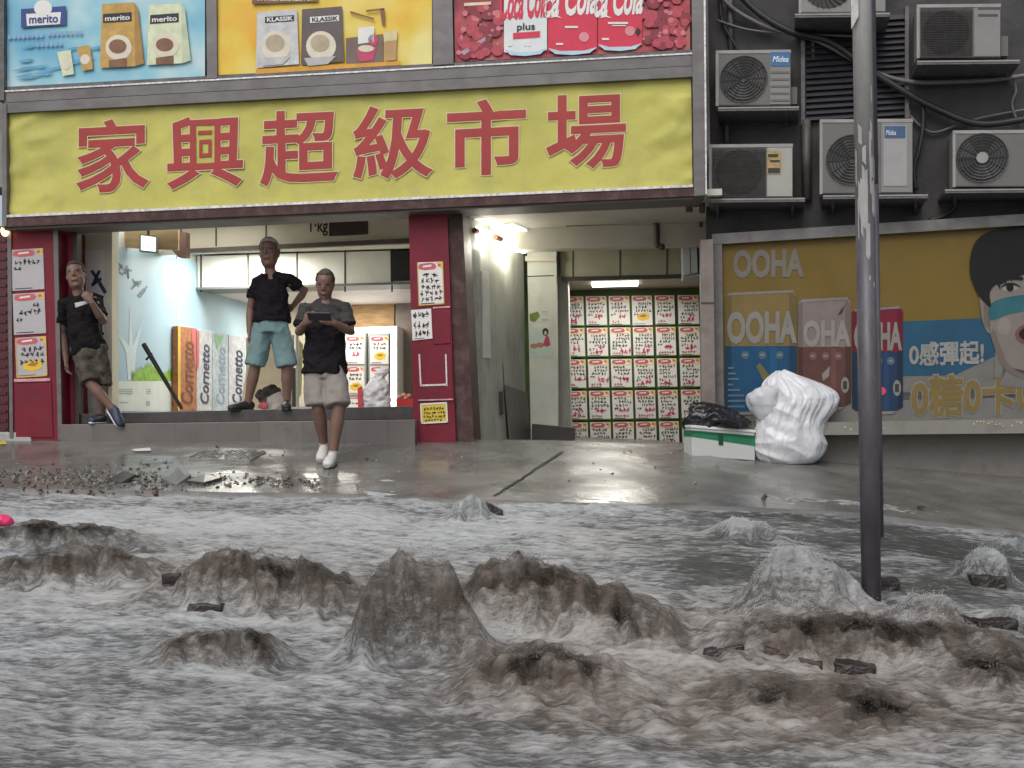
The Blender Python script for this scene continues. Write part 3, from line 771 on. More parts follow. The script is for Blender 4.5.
part('post_edge', SIGN, [(703, -70), (705, -70), (707, 194), (705.5, 194)], -0.2, 0.09, BRIGHT, fr)
part('left_post', SIGN, [(-6, -70), (4, -70), (4, 100), (-4, 100)], -0.4, 0.06, STEELD, fr)
part('backing', SIGN, [(0, -70), (692, -90), (692, 60), (0, 92)], -0.34, -0.06, STEELD, fr)

def ad(label, tl, tr, br, bl, mat, edge=True):
    t = thing('advertising_banner', label, 'banner', SIGN.at((bl[0] + br[0]) / 2, (bl[1] + br[1]) / 2), 'advertising banners above the sign')
    cloth(SIGN, tl, tr, br, bl, 0.0, 60, 30, mat, 'cloth', t, amp=0.6)
    return t
def gradmat(name, c0, c1, c2, scale=2.0):
    """printed two-tone picture background: cloudy mix of inks"""
    m = M(name, c0, rough=0.5, var=0.1)
    nt = m.node_tree; N = nt.nodes; L = nt.links; b_ = N['Principled BSDF']
    tc = N.new('ShaderNodeTexCoord'); nz = N.new('ShaderNodeTexNoise'); nz.inputs['Scale'].default_value = scale; nz.inputs['Detail'].default_value = 3
    L.new(tc.outputs['Object'], nz.inputs['Vector'])
    cr_ = N.new('ShaderNodeValToRGB'); e = cr_.color_ramp.elements
    e[0].position = 0.33; e[0].color = (*c0, 1); e[1].position = 0.68; e[1].color = (*c2, 1)
    q = cr_.color_ramp.elements.new(0.5); q.color = (*c1, 1)
    L.new(nz.outputs['Fac'], cr_.inputs['Fac']); L.new(cr_.outputs['Color'], b_.inputs['Base Color'])
    return m
def T(name, s, x0, y0, x1, y1, off, mat, parent, **k): return text(name, SIGN, s, x0, y0, x1, y1, off, mat, parent, **k)
INKW = M('white_print', (0.72, 0.72, 0.70), var=0.05); NAVY = M('navy_print', (0.03, 0.06, 0.22)); GOLD = M('gold_print', (0.48, 0.30, 0.08), var=0.25, scale=12)
PALE = M('pale_pack', (0.60, 0.66, 0.45), var=0.15, scale=12); COFFEE = M('coffee_print', (0.20, 0.10, 0.05), var=0.3); CUPW = M('cup_print', (0.66, 0.60, 0.48), var=0.1)
BLUEL = M('small_blue_print', (0.22, 0.36, 0.55))
t = ad('sky blue banner printed with two coffee packets, leftmost over the sign', (5, -55), (205, -62), (205, 78), (7, 87), gradmat('blue_ad', (0.12, 0.38, 0.55), (0.27, 0.53, 0.62), (0.60, 0.70, 0.70), 1.3))
r = random.Random(12); smb = MB()
for i in range(16):
    x = r.uniform(8, 90); y = r.uniform(48, 80); l = r.uniform(12, 34); smb.poly(pp(SIGN, [(x, y), (x + l * .5, y - l * .10 - 1), (x + l, y - l * .2), (x + l * .5, y - l * .08 + 1.5)], .0215 + i * 2e-5))
smb.build('swirl_print', M('swirl_blue', (0.10, 0.33, 0.50), var=.2), t)
mb = MB().poly(pp(SIGN, [(21, 9), (66, 6), (66, 25), (21, 28)], .022)); 
mb.build('badge', NAVY, t); mb = MB().poly(pp(SIGN, ell(43, 8, 9, 8), .025)).poly(pp(SIGN, [(26, 14), (61, 12), (60, 24), (27, 26)], .026)); mb.build('badge_face', INKW, t)
T('badge_lettering', 'merito', 29, 15, 58, 23, .03, NAVY, t, offset=.02, slope=-.04)
mb = MB()
for x0, x1, y in ((8, 40, 35), (47, 82, 32), (36, 60, 43)):
    x = x0
    while x < x1:
        mb.poly(pp(SIGN, rect(x, y - (x - x0) * .05, x + 3.2, y + 4 - (x - x0) * .05), .026)); x += 4.5
mb.build('small_print', BLUEL, t)
def packet(par, x, y, w, h, front, side, sl=-.04):
    a = printed('packet_front', SIGN, [[(x + 2, y), (x + w * .78, y + sl * w), (x + w * .8, y + h + sl * w), (x, y + h)]], .024, front, par)
    printed('packet_side', SIGN, [[(x + w * .78, y + sl * w), (x + w * .86, y + 6 + sl * w), (x + w, y + h - 3 + sl * w), (x + w * .8, y + h + sl * w)]], .024, side, par)
    printed('cup', SIGN, [ell(x + w * .42, y + h * .68, w * .3, h * .2)], .027, CUPW, par)
    printed('coffee', SIGN, [ell(x + w * .40, y + h * .66, w * .2, h * .11), [(x + w * .2, y + h * .88), (x + w * .6, y + h * .84), (x + w * .6, y + h * .98), (x + w * .2, y + h * .99)]], .030, COFFEE, par)
    printed('name_band', SIGN, [[(x + 3, y + 10), (x + w * .72, y + 8), (x + w * .72, y + 17), (x + 3, y + 19)]], .027, INK, par)
    T('name_lettering', 'merito', x + 5, y + 11.5, x + w * .68, y + 16.5, .03, INKW, par, offset=.02, slope=-.06)
packet(t, 100, 4, 44, 64, GOLD, M('gold_side', (0.36, 0.20, 0.05), var=.2)); packet(t, 147, 5, 44, 60, PALE, M('pale_side', (0.5, 0.56, 0.4), var=.2))
for x, y, w, h, m in ((57, 50, 17, 26, PALE), (77, 45, 16, 26, GOLD)):
    printed('sachet', SIGN, [[(x, y + 2), (x + w * .8, y), (x + w, y + h - 2), (x + w * .35, y + h)]], .024, m, t)
    printed('sachet_cup', SIGN, [ell(x + w * .5, y + h * .55, w * .3, h * .2)], .027, CUPW, t)

t = ad('yellow banner printed with coffee bags and a red cup, middle over the sign', (217, -62), (432, -70), (432, 65), (218, 75), gradmat('yellow_ad', (0.70, 0.36, 0.02), (0.72, 0.52, 0.06), (0.74, 0.66, 0.25), 1.6))
printed('heading', SIGN, [[(252, -6), (318, -9), (318, 1.5), (252, 4)]], .024, COFFEE, t); T('heading_lettering', '新產品上市', 256, -4, 314, 1, .028, INKW, t)
SILV = M('silver_pack', (0.52, 0.53, 0.54), var=.2, scale=10); DKP = M('dark_pack', (0.11, 0.09, 0.09), var=.2)
for x, m, nm in ((257, SILV, INK), (302, DKP, INKW)):
    printed('bag', SIGN, [[(x, 12 - (x - 257) * .06), (x + 40, 9 - (x - 257) * .06), (x + 42, 64 - (x - 257) * .06), (x - 1, 68 - (x - 257) * .06)]], .024, m, t)
    printed('cup', SIGN, [ell(x + 19, 46, 15, 15)], .027, CUPW, t); printed('coffee', SIGN, [ell(x + 18, 43, 9.5, 8.5)], .030, M('milk_coffee', (0.42, 0.36, 0.25)), t)
    printed('saucer', SIGN, [[(x + 2, 58), (x + 34, 56), (x + 26, 64), (x + 6, 66)]], .031, M('grey_print', (0.45, 0.45, 0.45)), t)
    printed('name_band', SIGN, [[(x + 8, 17), (x + 37, 15), (x + 37, 21), (x + 8, 23)]], .027, INK if nm is INK else INKW, t)
    T('name_lettering', 'KLASSIK', x + 10, 16.8, x + 36, 21.2, .030, INKW if nm is INK else INK, t, offset=.03, slope=-.06)
printed('table', SIGN, [[(256, 69), (400, 61), (400, 65), (256, 74)]], .022, M('orange_print', (0.60, 0.30, 0.04)), t)
printed('dark_panel', SIGN, [[(346, 38), (383, 34), (383, 62), (346, 64)]], .023, M('brown_print', (0.17, 0.12, 0.10)), t)
printed('window_lines', SIGN, [[(350, 11), (374, 18), (374, 20), (350, 13)], [(380, 9), (384.5, 8), (385, 25), (382, 25)], [(366, 10), (384, 8), (384, 10), (366, 12)]], .025, COFFEE, t)
printed('white_box', SIGN, [[(358, 28), (374, 26), (374, 42), (358, 44)]], .027, INKW, t)
printed('red_cup', SIGN, [[(356, 50), (377, 46), (373, 60), (360, 62)], ell(373, 40, 5, 6)], .027, PPINK, t); printed('cup_rim', SIGN, [ell(366, 48.5, 8, 3.5)], .030, CUPW, t)
printed('glass', SIGN, [[(384, 38), (397, 36), (396, 60), (385, 61)]], .027, M('latte_print', (0.50, 0.30, 0.14)), t); printed('glass_top', SIGN, [[(384, 32), (397, 30), (397, 40), (384, 42)]], .029, M('glass_print', (0.62, 0.55, 0.3)), t)

t = ad('red banner printed with one white and two red drink cans, rightmost over the sign', (453, -70), (690, -78), (690, 49.5), (455, 62), gradmat('red_ad', (0.20, 0.015, 0.03), (0.40, 0.05, 0.07), (0.45, 0.14, 0.12), 3.0))
r = random.Random(31)
for nm, col, n in (('berry_dark', (0.22, 0.02, 0.04), 60), ('berry', (0.42, 0.05, 0.08), 60), ('berry_light', (0.55, 0.16, 0.18), 45)):
    bmb = MB()
    for i in range(n):
        x = r.choice((r.uniform(640, 686), r.uniform(640, 686), r.uniform(458, 500))); y = r.uniform(-50, 46) if x > 600 else r.uniform(6, 56)
        q = r.uniform(2.5, 7) * {'berry_dark': 1.2, 'berry': 1.0, 'berry_light': .5}[nm]; bmb.poly(pp(SIGN, ell(x, y, q, q * .9, 12, r.random()), .0215 + {'berry_dark': 0, 'berry': .001, 'berry_light': .002}[nm] + i * 1e-5))
    bmb.build('berry_print', M(nm, col, rough=.5, var=.25, scale=20), t)
CANW = M('can_white', (0.66, 0.70, 0.70), var=.08); CANR = M('can_red', (0.60, 0.035, 0.075), var=.08); CANB = M('can_base', (0.42, 0.60, 0.70), var=.1)
for x, w, m, y, ink in ((504, 43, CANW, 50, CANR), (548, 49, CANR, 49, INKW), (598, 44, CANR, 45, INKW)):
    printed('can', SIGN, [[(x, -60), (x + w, -62), (x + w, y), (x + w * .75, y + 3), (x + w * .25, y + 4), (x, y + 2)]], .024, m, t)
    printed('can_base', SIGN, [[(x, y - 1), (x + w * .25, y + 2), (x + w * .75, y + 1.5), (x + w, y - 2), (x + w * .85, y + 4), (x + w * .5, y + 6), (x + w * .15, y + 5)]], .026, CANB, t)
    T('script_lettering', 'Coca Cola' if x == 504 else 'ca Cola', x - 4, -17 if x < 540 else -18, x + w + 1, 19 if x < 540 else 16, .029, ink, t, offset=.03, slope=-.08, shear=.35)
    printed('script_swash', SIGN, [[(x + 1, 18), (x + 8, 15), (x + 14, 18), (x + 8, 17)]], .030, ink, t)
T('lettering', 'plus', 517, 23, 535, 32, .03, INK, t, offset=.02, slope=-.04); printed('red_tag', SIGN, [[(513, 33), (540, 31), (540, 37), (513, 39)]], .029, CANR, t)
printed('small_print', SIGN, [rect(524, 41, 526, 46), rect(528, 41, 530, 46), rect(508, 44, 512, 46), rect(556, 43, 563, 45), rect(602, 38, 609, 40), rect(565, 26, 578, 28), rect(608, 22, 628, 24), rect(612, 25, 626, 26)], .030, INKW, t)
for ex_, ey_ in ((584, 37), (630, 31)): printed('emblem', SIGN, [ell(ex_, ey_, 5, 5)], .029, M('pink_print', (0.62, 0.25, 0.28)), t)
printed('diamond_mark', SIGN, [[(638, 27), (641, 31), (638, 36), (635, 32)]], .031, INK, t)
printed('streak', SIGN, [[(460, 52), (503, 26), (503, 29), (464, 55)]], .022, M('streak_print', (0.42, 0.28, 0.34)), t); printed('heading', SIGN, [[(464, 3), (491, 1.5), (491, 4.5), (464, 6)]], .024, M('cream_print', (0.7, 0.55, 0.4)), t)
# ------------------------------------------------------------------ grimy wall on the right
tb = thing('tenement_building', 'dark grimy tenement wall hung with air conditioners beside the shop', 'building', RW.at(860, 455))
part('wall', RW, [(706, -420), (1900, -520), (1900, 640), (706, 640)], -0.4, 0.0, DARKW, tb)
PLN = [(712, 426), (860, 433), (1300, 436), (1300, 700), (712, 600)]
part('plinth', RW, PLN, 0.0, 0.10, CONC, tb)
# dark louvred window
lw = slab(RW, [(803, 14), (908, 8), (908, 116), (803, 122)], 0.0, 0.02).build('louvre_window', BLACK, tb)
mb = MB(); LV = M('louvre_slat', (0.035, 0.034, 0.042), rough=0.45, var=0.3)
for i in range(17):
    y = 20 + i * 6
    mb.prism([RW.at(806, y, 0.025), RW.at(906, y - 6, 0.025), RW.at(906, y - 1.5, 0.06), RW.at(806, y + 4.5, 0.06)], RW.n * -0.008)
mb.build('slat', LV, lw)
for q in ([(801, 12), (805, 12), (805, 124), (801, 124)], [(905, 6), (909, 6), (909, 118), (905, 118)]):
    part('frame', RW, q, 0.0, 0.07, STEELD, lw)
# rusty streaked panels / pipes on the wall
for x, y0, y1, r in ((730, -20, 60, .03), (806, 120, 200, .045), (812, -40, 60, .02), (908, 110, 205, .03), (726, 109, 145, .025)):
    MB().tube([RW.at(x, y0, r + .01), RW.at(x + 1, y1, r + .01)], r, 8).build('drain_pipe', M('grey_pipe', (0.09, 0.085, 0.08), rough=0.5, var=.3), tb, smooth=True)
CABLE = M('black_cable', (0.018, 0.018, 0.02), rough=0.5, var=.2); CABG = M('grey_cable', (0.13, 0.12, 0.125), rough=0.5, var=.2)
def cable(pts, r, mat, label, offs=0.10):
    ps = [RW.at(x, y, offs) for x, y in pts]; out = []
    n = len(ps)
    for i in range(n - 1):
        p0, p1, p2, p3 = ps[max(i - 1, 0)], ps[i], ps[i + 1], ps[min(i + 2, n - 1)]
        for k in range(6):
            t = k / 6
            out.append(0.5 * ((2 * p1) + (p2 - p0) * t + (2 * p0 - 5 * p1 + 4 * p2 - p3) * t * t + (-p0 + 3 * p1 - 3 * p2 + p3) * t ** 3))
    out.append(ps[-1])
    tag(MB().tube(out, r, 8).build('cable', mat, smooth=True), label, 'cable', 'cables across the grimy wall')
cable([(716, -10), (735, 10), (770, 28), (815, 40), (850, 58), (880, 74), (912, 82), (950, 82), (1000, 79), (1060, 70)], 0.022, CABG, 'grey cable swooping from the frame corner across the louvres')
cable([(735, -10), (760, 14), (792, 32), (830, 42), (870, 70), (905, 92), (935, 108), (970, 122), (1000, 123), (1060, 112)], 0.032, CABLE, 'thick black cable sagging below the top right air conditioner', 0.13)
cable([(912, 96), (922, 104), (923, 125), (919, 150), (914, 168), (916, 190)], 0.02, CABLE, 'black cable hanging straight down beside the blue badged unit behind the pole', 0.08)
cable([(905, 110), (930, 132), (960, 124), (990, 116), (1060, 104)], 0.012, CABG, 'thin grey cable running just below the thick black one', 0.05)
cable([(716, 20), (750, 30), (800, 34), (846, 36), (860, 36)], 0.012, CABG, 'thin pale cable stretched over the top of the louvred window', 0.08)
cable([(958, 190), (956, 205), (944, 216), (930, 220)], 0.018, CABLE, 'short black cable curling down below the hub faced air conditioner', 0.06)
cable([(720, -10), (722, 20), (735, 45), (738, 50)], 0.016, CABLE, 'black cable dropping onto the air conditioner nearest the sign frame', 0.06)
cable([(1000, 58), (1010, 72), (1016, 90), (1012, 105), (1020, 128)], 0.012, CABG, 'thin grey cable dropping from the top right air conditioner', 0.06)

ACG = M('ac_casing', (0.15, 0.147, 0.14), rough=0.5, var=0.15, scale=5, dirt=((0.10, 0.09, 0.08), 0.7, 5))
ACW = M('ac_white', (0.24, 0.24, 0.23), rough=0.5, var=0.12, dirt=((0.2, 0.19, 0.16), 0.5, 6))
ACGR = M('ac_grille', (0.06, 0.058, 0.056), rough=0.5, var=.25); ACF = M('ac_fan', (0.022, 0.022, 0.022), rough=.5)
ACBLUE = M('ac_blue_badge', (0.02, 0.14, 0.36), rough=.4); ACY = M('ac_yellow_sticker', (0.45, 0.32, 0.12), var=.3, scale=30); EDGE = M('ac_edge', (0.34, 0.34, 0.33), rough=.4, var=.2, dirt=((.15, .14, .13), .7, 12))
def aircon(label, x0, y0, x1, y1, split, style, shelf, lab=ACW, case=ACG, fan=None, out=0.42, ledge_to=None):
    sl = -0.0
    t = thing('air_conditioner', label, 'air conditioner', RW.at((x0 + x1) / 2, y1, 0.25), 'outdoor air conditioners on the grimy wall')
    part('casing', RW, rect(x0, y0, x1, y1), 0.06, out, case, t, bevel=0.012)
    part('top_edge', RW, [(x0, y0 - .6), (x1, y0 - 1.4), (x1, y0 + 2), (x0, y0 + 2.6)], out - .25, out + .006, EDGE, t)
    part('left_edge', RW, rect(x0 - .3, y0, x0 + 2.6, y1), out - .2, out + .004, EDGE, t)
    f = out + .004
    cx, cy, r = fan or ((x0 + split) / 2 + 1, (y0 + y1) / 2 + 1, min(split - x0, y1 - y0) / 2 - 3)
    a0, a1 = RW.at(cx, cy, f), RW.at(cx + r, cy, f); rr = (a1 - a0).length
    fw = MB()
    for k in range(3):
        an = k * 2 * PI / 3 + x0
        d1 = RW.u * math.cos(an) + RW.v * math.sin(an); d2 = RW.u * math.cos(an + .9) + RW.v * math.sin(an + .9)
        fw.poly([a0 + RW.n * .002, a0 + d1 * rr * .9 + RW.n * .002, a0 + (d1 + d2) * rr * .52 + RW.n * .004, a0 + d2 * rr * .9 + RW.n * .007])
    fo = MB().poly([a0 + (RW.u * math.cos(q) + RW.v * math.sin(q)) * rr for q in [2 * PI * i / 32 for i in range(32)]]).build('fan_opening', ACF, t)
    fw.build('fan', M('ac_fan_blade', (0.05, 0.05, 0.05), rough=.4), fo)
    g = MB(); o_ = a0 + RW.n * .012
    if style == 'radial':
        for k in range(28):
            an = 2 * PI * k / 28; d1 = RW.u * math.cos(an) + RW.v * math.sin(an); d2 = RW.u * math.cos(an + .45) + RW.v * math.sin(an + .45)
            g.tube([o_ + d1 * rr * .25, o_ + (d1 * .55 + d2 * .55) * rr * .62, o_ + d2 * rr], .006, 5)
        g.tube([o_ + (RW.u * math.cos(q) + RW.v * math.sin(q)) * rr * .25 for q in [2 * PI * i / 20 for i in range(21)]], .008, 5)
    elif style == 'mesh':
        gx0, gy0, gx1, gy1 = x0 + 4, y0 + 4, split - 1, y1 - 3
        n = 26
        for k in range(n + 1):
            y = gy0 + (gy1 - gy0) * k / n
            g.tube([RW.at(gx0, y, f + .016), RW.at(gx1, y, f + .016)], .0045, 4)
        for k in range(7):
            x = gx0 + (gx1 - gx0) * k / 6
            g.tube([RW.at(x, gy0, f + .012), RW.at(x, gy1, f + .012)], .004, 4)
    else:
        for k in range(1, 9):
            g.tube([o_ + (RW.u * math.cos(q) + RW.v * math.sin(q)) * rr * k / 8 for q in [2 * PI * i / 28 for i in range(29)]], .0045, 4)
        for k in range(12):
            an = 2 * PI * k / 12; d1 = RW.u * math.cos(an) + RW.v * math.sin(an)
            g.tube([o_ + d1 * rr * .1, o_ + d1 * rr], .004, 4)
    g.build('grille', ACGR, t)
    if style == 'hub':
        MB().poly([o_ + RW.n * .008 + (RW.u * math.cos(q) + RW.v * math.sin(q)) * rr * .23 for q in [2 * PI * i / 24 for i in range(24)]]).build('hub', EDGE, t)
    if lab is not None and split < x1 - 3:
        part('side_panel', RW, rect(split + 1, y0 + 2.5, x1 - .6, y1 - 1.5), out, out + .008, lab, t, bevel=.004)
    if shelf:
        sx0, sx1, sy = shelf
        sh = part('shelf', RW, [(sx0, sy), (sx1, sy - 1), (sx1, sy + 2.6), (sx0, sy + 3.6)], 0.0, out + .06, STEELD, t)
        part('shelf_edge', RW, [(sx0, sy - .3), (sx1, sy - 1.3), (sx1, sy + .3), (sx0, sy + 1.3)], out + .06, out + .066, EDGE, sh)
        for x in (sx0 + 8, sx1 - 14):
            MB().prism([RW.at(x, sy + 3, 0), RW.at(x, sy + 3, out), RW.at(x, sy + 20, 0)], RW.u * .03).build('bracket', STEELD, sh)
    return t
F = 0.43
ac = aircon('air conditioner with a blue badge and louvred side panel, nearest the sign frame', 716, 51, 791, 106, 769, 'round', (718, 799, 107.5))
printed('badge', RW, [rect(771, 52, 790, 66)], F + .003, ACBLUE, ac); text('lettering', RW, 'Midea', 772.5, 56, 788.5, 62, F + .006, INKW, ac, offset=.01, shear=.3)
mb = MB()
for i in range(5): slab(RW, rect(771, 71 + i * 7, 789.5, 73 + i * 7), F - .002, F + .004, mb)
mb.build('louvre', ACG, ac); part('valve_cover', RW, rect(791, 87, 797, 104), 0.1, 0.3, ACG, ac)
ac = aircon('air conditioner with a yellow sticker on its white panel, under the blue badged one', 709, 145, 793, 198, 766, 'mesh', (708, 805, 199), lab=M('ac_cream', (0.40, 0.40, 0.36), var=.08), case=M('ac_case_dark', (0.12, 0.12, 0.115), rough=.5, var=.2))
printed('sticker', RW, [rect(767, 151, 781, 174)], F + .003, ACY, ac)
printed('sticker_print', RW, [rect(768, 168, 780, 173), rect(768, 154, 778, 157), rect(770, 160, 780, 162)], F + .006, INK, ac)
ac = aircon('tall air conditioner half hidden behind the grey pole', 820, 120, 913, 194, 880, 'round', (823, 928, 195.5), fan=(852, 160, 26))
printed('inner_panel', RW, [rect(883.5, 125, 907, 186)], F + .003, M('ac_inset', (0.36, 0.36, 0.36), var=.08), ac)
printed('badge', RW, [rect(884.5, 126, 905.5, 138)], F + .006, M('ac_blue_dark', (0.03, 0.10, 0.22), rough=.4), ac); text('lettering', RW, 'Midea', 886, 130, 896, 135, F + .009, INKW, ac, shear=.3)
ac = aircon('air conditioner with plain dark grille in the top right of the wall', 917, 5, 1001, 58, 973, 'mesh', (917, 1020, 61), lab=M('ac_grey_panel', (0.25, 0.25, 0.245), var=.1))
printed('panel_slots', RW, [rect(978, 7, 1000, 9), rect(978, 14, 998, 16)], F + .003, ACGR, ac); part('valve_cover', RW, rect(1001, 36, 1008, 56), 0.1, 0.3, ACG, ac)
aircon('air conditioner with a round pale hub on its fan, at the right edge', 953, 131, 1052, 187, 1008, 'hub', (945, 1075, 189.5), fan=(982, 158, 26), lab=None)
aircon('white air conditioner with curved fan spokes, cut by the top of the photo', 799, -46, 886, 13, 862, 'radial', (795, 890, 14), fan=(829, -18, 27), case=ACW)

# ------------------------------------------------------------------ billboard
BBP = RW.shift(0.16)
bb = thing('billboard', 'long drinks billboard in a grey frame showing three big cans and a face', 'billboard', RW.at(900, 430, .1))
part('board', RW, [(716, 236), (1300, 199), (1300, 438), (716, 424)], 0.1, 0.158, M('board_back', (0.1, 0.1, 0.1)), bb)
BF = M('billboard_frame', (0.15, 0.145, 0.14), rough=.5, var=.25, scale=6, dirt=((.08, .075, .07), .7, 8))
part('frame_top', BBP, [(712, 234), (1300, 196), (1300, 208), (712, 244.5)], -0.05, 0.07, BF, bb)
part('frame_side', BBP, [(712, 244.5), (722, 243.5), (724, 425), (714, 425)], -0.05, 0.065, BF, bb)
lip = part('frame_bottom', BBP, [(714, 424), (1300, 415), (1300, 431), (714, 436)], -0.05, 0.22, M('billboard_sill', (0.20, 0.195, 0.17), rough=.5, var=.25, dirt=((.1, .095, .08), .6, 6)), bb)
GL = M('wet_glint', (0.8, 0.75, 0.45), rough=.15, metal=.7)
for x in (884, 925, 974, 977, 981, 984, 989, 992, 996, 1000, 1003, 1012, 1017, 1021, 845, 851):
    y = 424 + random.uniform(-2.5, 2.5) + (0 if x > 960 else 5); MB().ball(BBP.at(x, y, 0.222), .012 * random.uniform(.6, 1.5), .004, .009, 6).build('glint_bead', GL, lip)  # yellowish metallic beads stand in for wet glints on the sill
k = .003
def B(name, polys, lay, mat, parent=bb): return printed(name, BBP, polys, lay * k, mat, parent)
def BT(name, s, x0, y0, x1, y1, lay, mat, **q): return text(name, BBP, s, x0, y0, x1, y1, lay * k, mat, q.pop('parent', bb), **q)
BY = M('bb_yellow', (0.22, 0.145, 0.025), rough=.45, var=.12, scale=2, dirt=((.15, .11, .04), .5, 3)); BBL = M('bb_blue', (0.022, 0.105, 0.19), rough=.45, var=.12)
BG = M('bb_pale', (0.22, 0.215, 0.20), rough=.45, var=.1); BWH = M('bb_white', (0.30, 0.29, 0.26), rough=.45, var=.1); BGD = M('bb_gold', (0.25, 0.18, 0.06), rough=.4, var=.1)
B('background', [[(722, 244), (1300, 206), (1300, 418), (724, 425)]], 0, BY)
B('pale_band', [[(724, 398), (905, 392), (1300, 372), (1300, 418), (724, 425)], [(903, 374), (1010, 340), (1300, 330), (1300, 392), (903, 400)]], 1, BG)
B('blue_band', [[(903, 321.5), (1010, 317), (1003, 352), (955, 375), (903, 376)]], 2, BBL)
BT('lettering', 'OOHA', 733, 249, 804, 278, 2, M('bb_lilac', (0.24, 0.225, 0.19), var=.1), offset=.045, slope=-.02)
def BS(name, polys, lay, mat, parent):
    for p in polys: B(name, [p], lay, mat, parent)
def curve(pts, n=5):
    out = []; m = len(pts)
    for i in range(m):
        p0, p1, p2, p3 = (Vector((*pts[(i + k) % m], 0)) for k in (-1, 0, 1, 2))
        for q in range(n):
            t = q / n; v = 0.5 * ((2 * p1) + (p2 - p0) * t + (2 * p0 - 5 * p1 + 4 * p2 - p3) * t * t + (-p0 + 3 * p1 - 3 * p2 + p3) * t ** 3); out.append((v.x, v.y))
    return out
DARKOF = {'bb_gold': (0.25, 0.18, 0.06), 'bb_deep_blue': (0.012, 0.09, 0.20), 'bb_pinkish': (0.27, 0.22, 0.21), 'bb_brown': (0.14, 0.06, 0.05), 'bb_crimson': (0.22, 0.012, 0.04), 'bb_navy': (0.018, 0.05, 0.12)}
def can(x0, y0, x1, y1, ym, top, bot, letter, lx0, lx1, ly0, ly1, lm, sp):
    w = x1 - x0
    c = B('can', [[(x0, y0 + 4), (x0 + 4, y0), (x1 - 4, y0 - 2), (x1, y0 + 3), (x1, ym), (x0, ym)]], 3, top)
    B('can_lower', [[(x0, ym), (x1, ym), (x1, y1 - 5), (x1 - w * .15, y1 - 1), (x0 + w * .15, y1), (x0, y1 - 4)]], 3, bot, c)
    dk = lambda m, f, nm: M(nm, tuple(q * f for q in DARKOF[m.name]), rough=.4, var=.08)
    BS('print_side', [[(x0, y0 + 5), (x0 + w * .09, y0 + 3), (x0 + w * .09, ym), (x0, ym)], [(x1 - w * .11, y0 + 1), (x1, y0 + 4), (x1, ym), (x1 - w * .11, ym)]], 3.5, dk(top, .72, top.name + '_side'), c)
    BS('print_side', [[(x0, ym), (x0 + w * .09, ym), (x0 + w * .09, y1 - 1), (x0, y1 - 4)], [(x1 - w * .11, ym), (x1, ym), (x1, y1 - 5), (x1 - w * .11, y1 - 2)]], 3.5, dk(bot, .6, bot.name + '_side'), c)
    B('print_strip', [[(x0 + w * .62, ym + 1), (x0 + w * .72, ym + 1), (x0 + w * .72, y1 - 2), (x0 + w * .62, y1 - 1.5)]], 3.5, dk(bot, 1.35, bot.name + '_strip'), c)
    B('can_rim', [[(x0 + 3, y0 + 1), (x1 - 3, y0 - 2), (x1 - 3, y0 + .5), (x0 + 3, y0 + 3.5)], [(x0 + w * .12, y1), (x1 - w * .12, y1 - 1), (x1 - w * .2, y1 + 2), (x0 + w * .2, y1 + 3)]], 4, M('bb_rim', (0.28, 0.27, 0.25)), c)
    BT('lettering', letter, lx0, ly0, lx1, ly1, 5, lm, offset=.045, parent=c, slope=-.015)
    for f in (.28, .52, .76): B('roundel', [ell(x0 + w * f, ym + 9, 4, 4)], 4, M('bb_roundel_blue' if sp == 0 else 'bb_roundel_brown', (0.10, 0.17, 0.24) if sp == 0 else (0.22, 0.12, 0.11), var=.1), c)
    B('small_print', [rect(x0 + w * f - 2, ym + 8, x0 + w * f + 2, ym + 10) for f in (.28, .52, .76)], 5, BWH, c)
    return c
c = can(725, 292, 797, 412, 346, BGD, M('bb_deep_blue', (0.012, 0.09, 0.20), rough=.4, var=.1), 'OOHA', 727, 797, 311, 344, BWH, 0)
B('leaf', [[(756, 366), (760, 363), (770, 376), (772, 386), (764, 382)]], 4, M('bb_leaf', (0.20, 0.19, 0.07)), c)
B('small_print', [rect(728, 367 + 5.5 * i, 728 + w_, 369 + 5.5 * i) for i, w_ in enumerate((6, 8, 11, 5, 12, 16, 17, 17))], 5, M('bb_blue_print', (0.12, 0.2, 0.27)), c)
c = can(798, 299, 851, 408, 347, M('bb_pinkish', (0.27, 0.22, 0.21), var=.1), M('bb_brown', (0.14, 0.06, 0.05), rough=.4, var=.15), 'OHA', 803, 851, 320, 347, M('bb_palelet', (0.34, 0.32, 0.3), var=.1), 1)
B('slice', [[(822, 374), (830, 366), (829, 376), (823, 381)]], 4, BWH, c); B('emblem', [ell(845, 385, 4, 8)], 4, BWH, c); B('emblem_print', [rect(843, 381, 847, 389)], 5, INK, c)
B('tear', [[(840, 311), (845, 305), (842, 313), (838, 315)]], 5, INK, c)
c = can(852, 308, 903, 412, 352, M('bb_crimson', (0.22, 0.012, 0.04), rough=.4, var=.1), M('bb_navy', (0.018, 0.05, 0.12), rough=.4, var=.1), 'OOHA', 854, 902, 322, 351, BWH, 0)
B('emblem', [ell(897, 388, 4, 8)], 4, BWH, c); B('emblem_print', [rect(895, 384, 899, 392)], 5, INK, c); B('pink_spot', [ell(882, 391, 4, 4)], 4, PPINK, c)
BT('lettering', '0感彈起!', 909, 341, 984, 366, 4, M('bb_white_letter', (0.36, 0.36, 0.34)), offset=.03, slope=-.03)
BT('lettering', '0糖0卡0', 911, 373, 1034, 416, 4, BGD, offset=.028, slope=-.05); BT('lettering_outline', '0糖0卡0', 911, 373, 1034, 416, 3, BWH, offset=.06, ref=.028, slope=-.05)
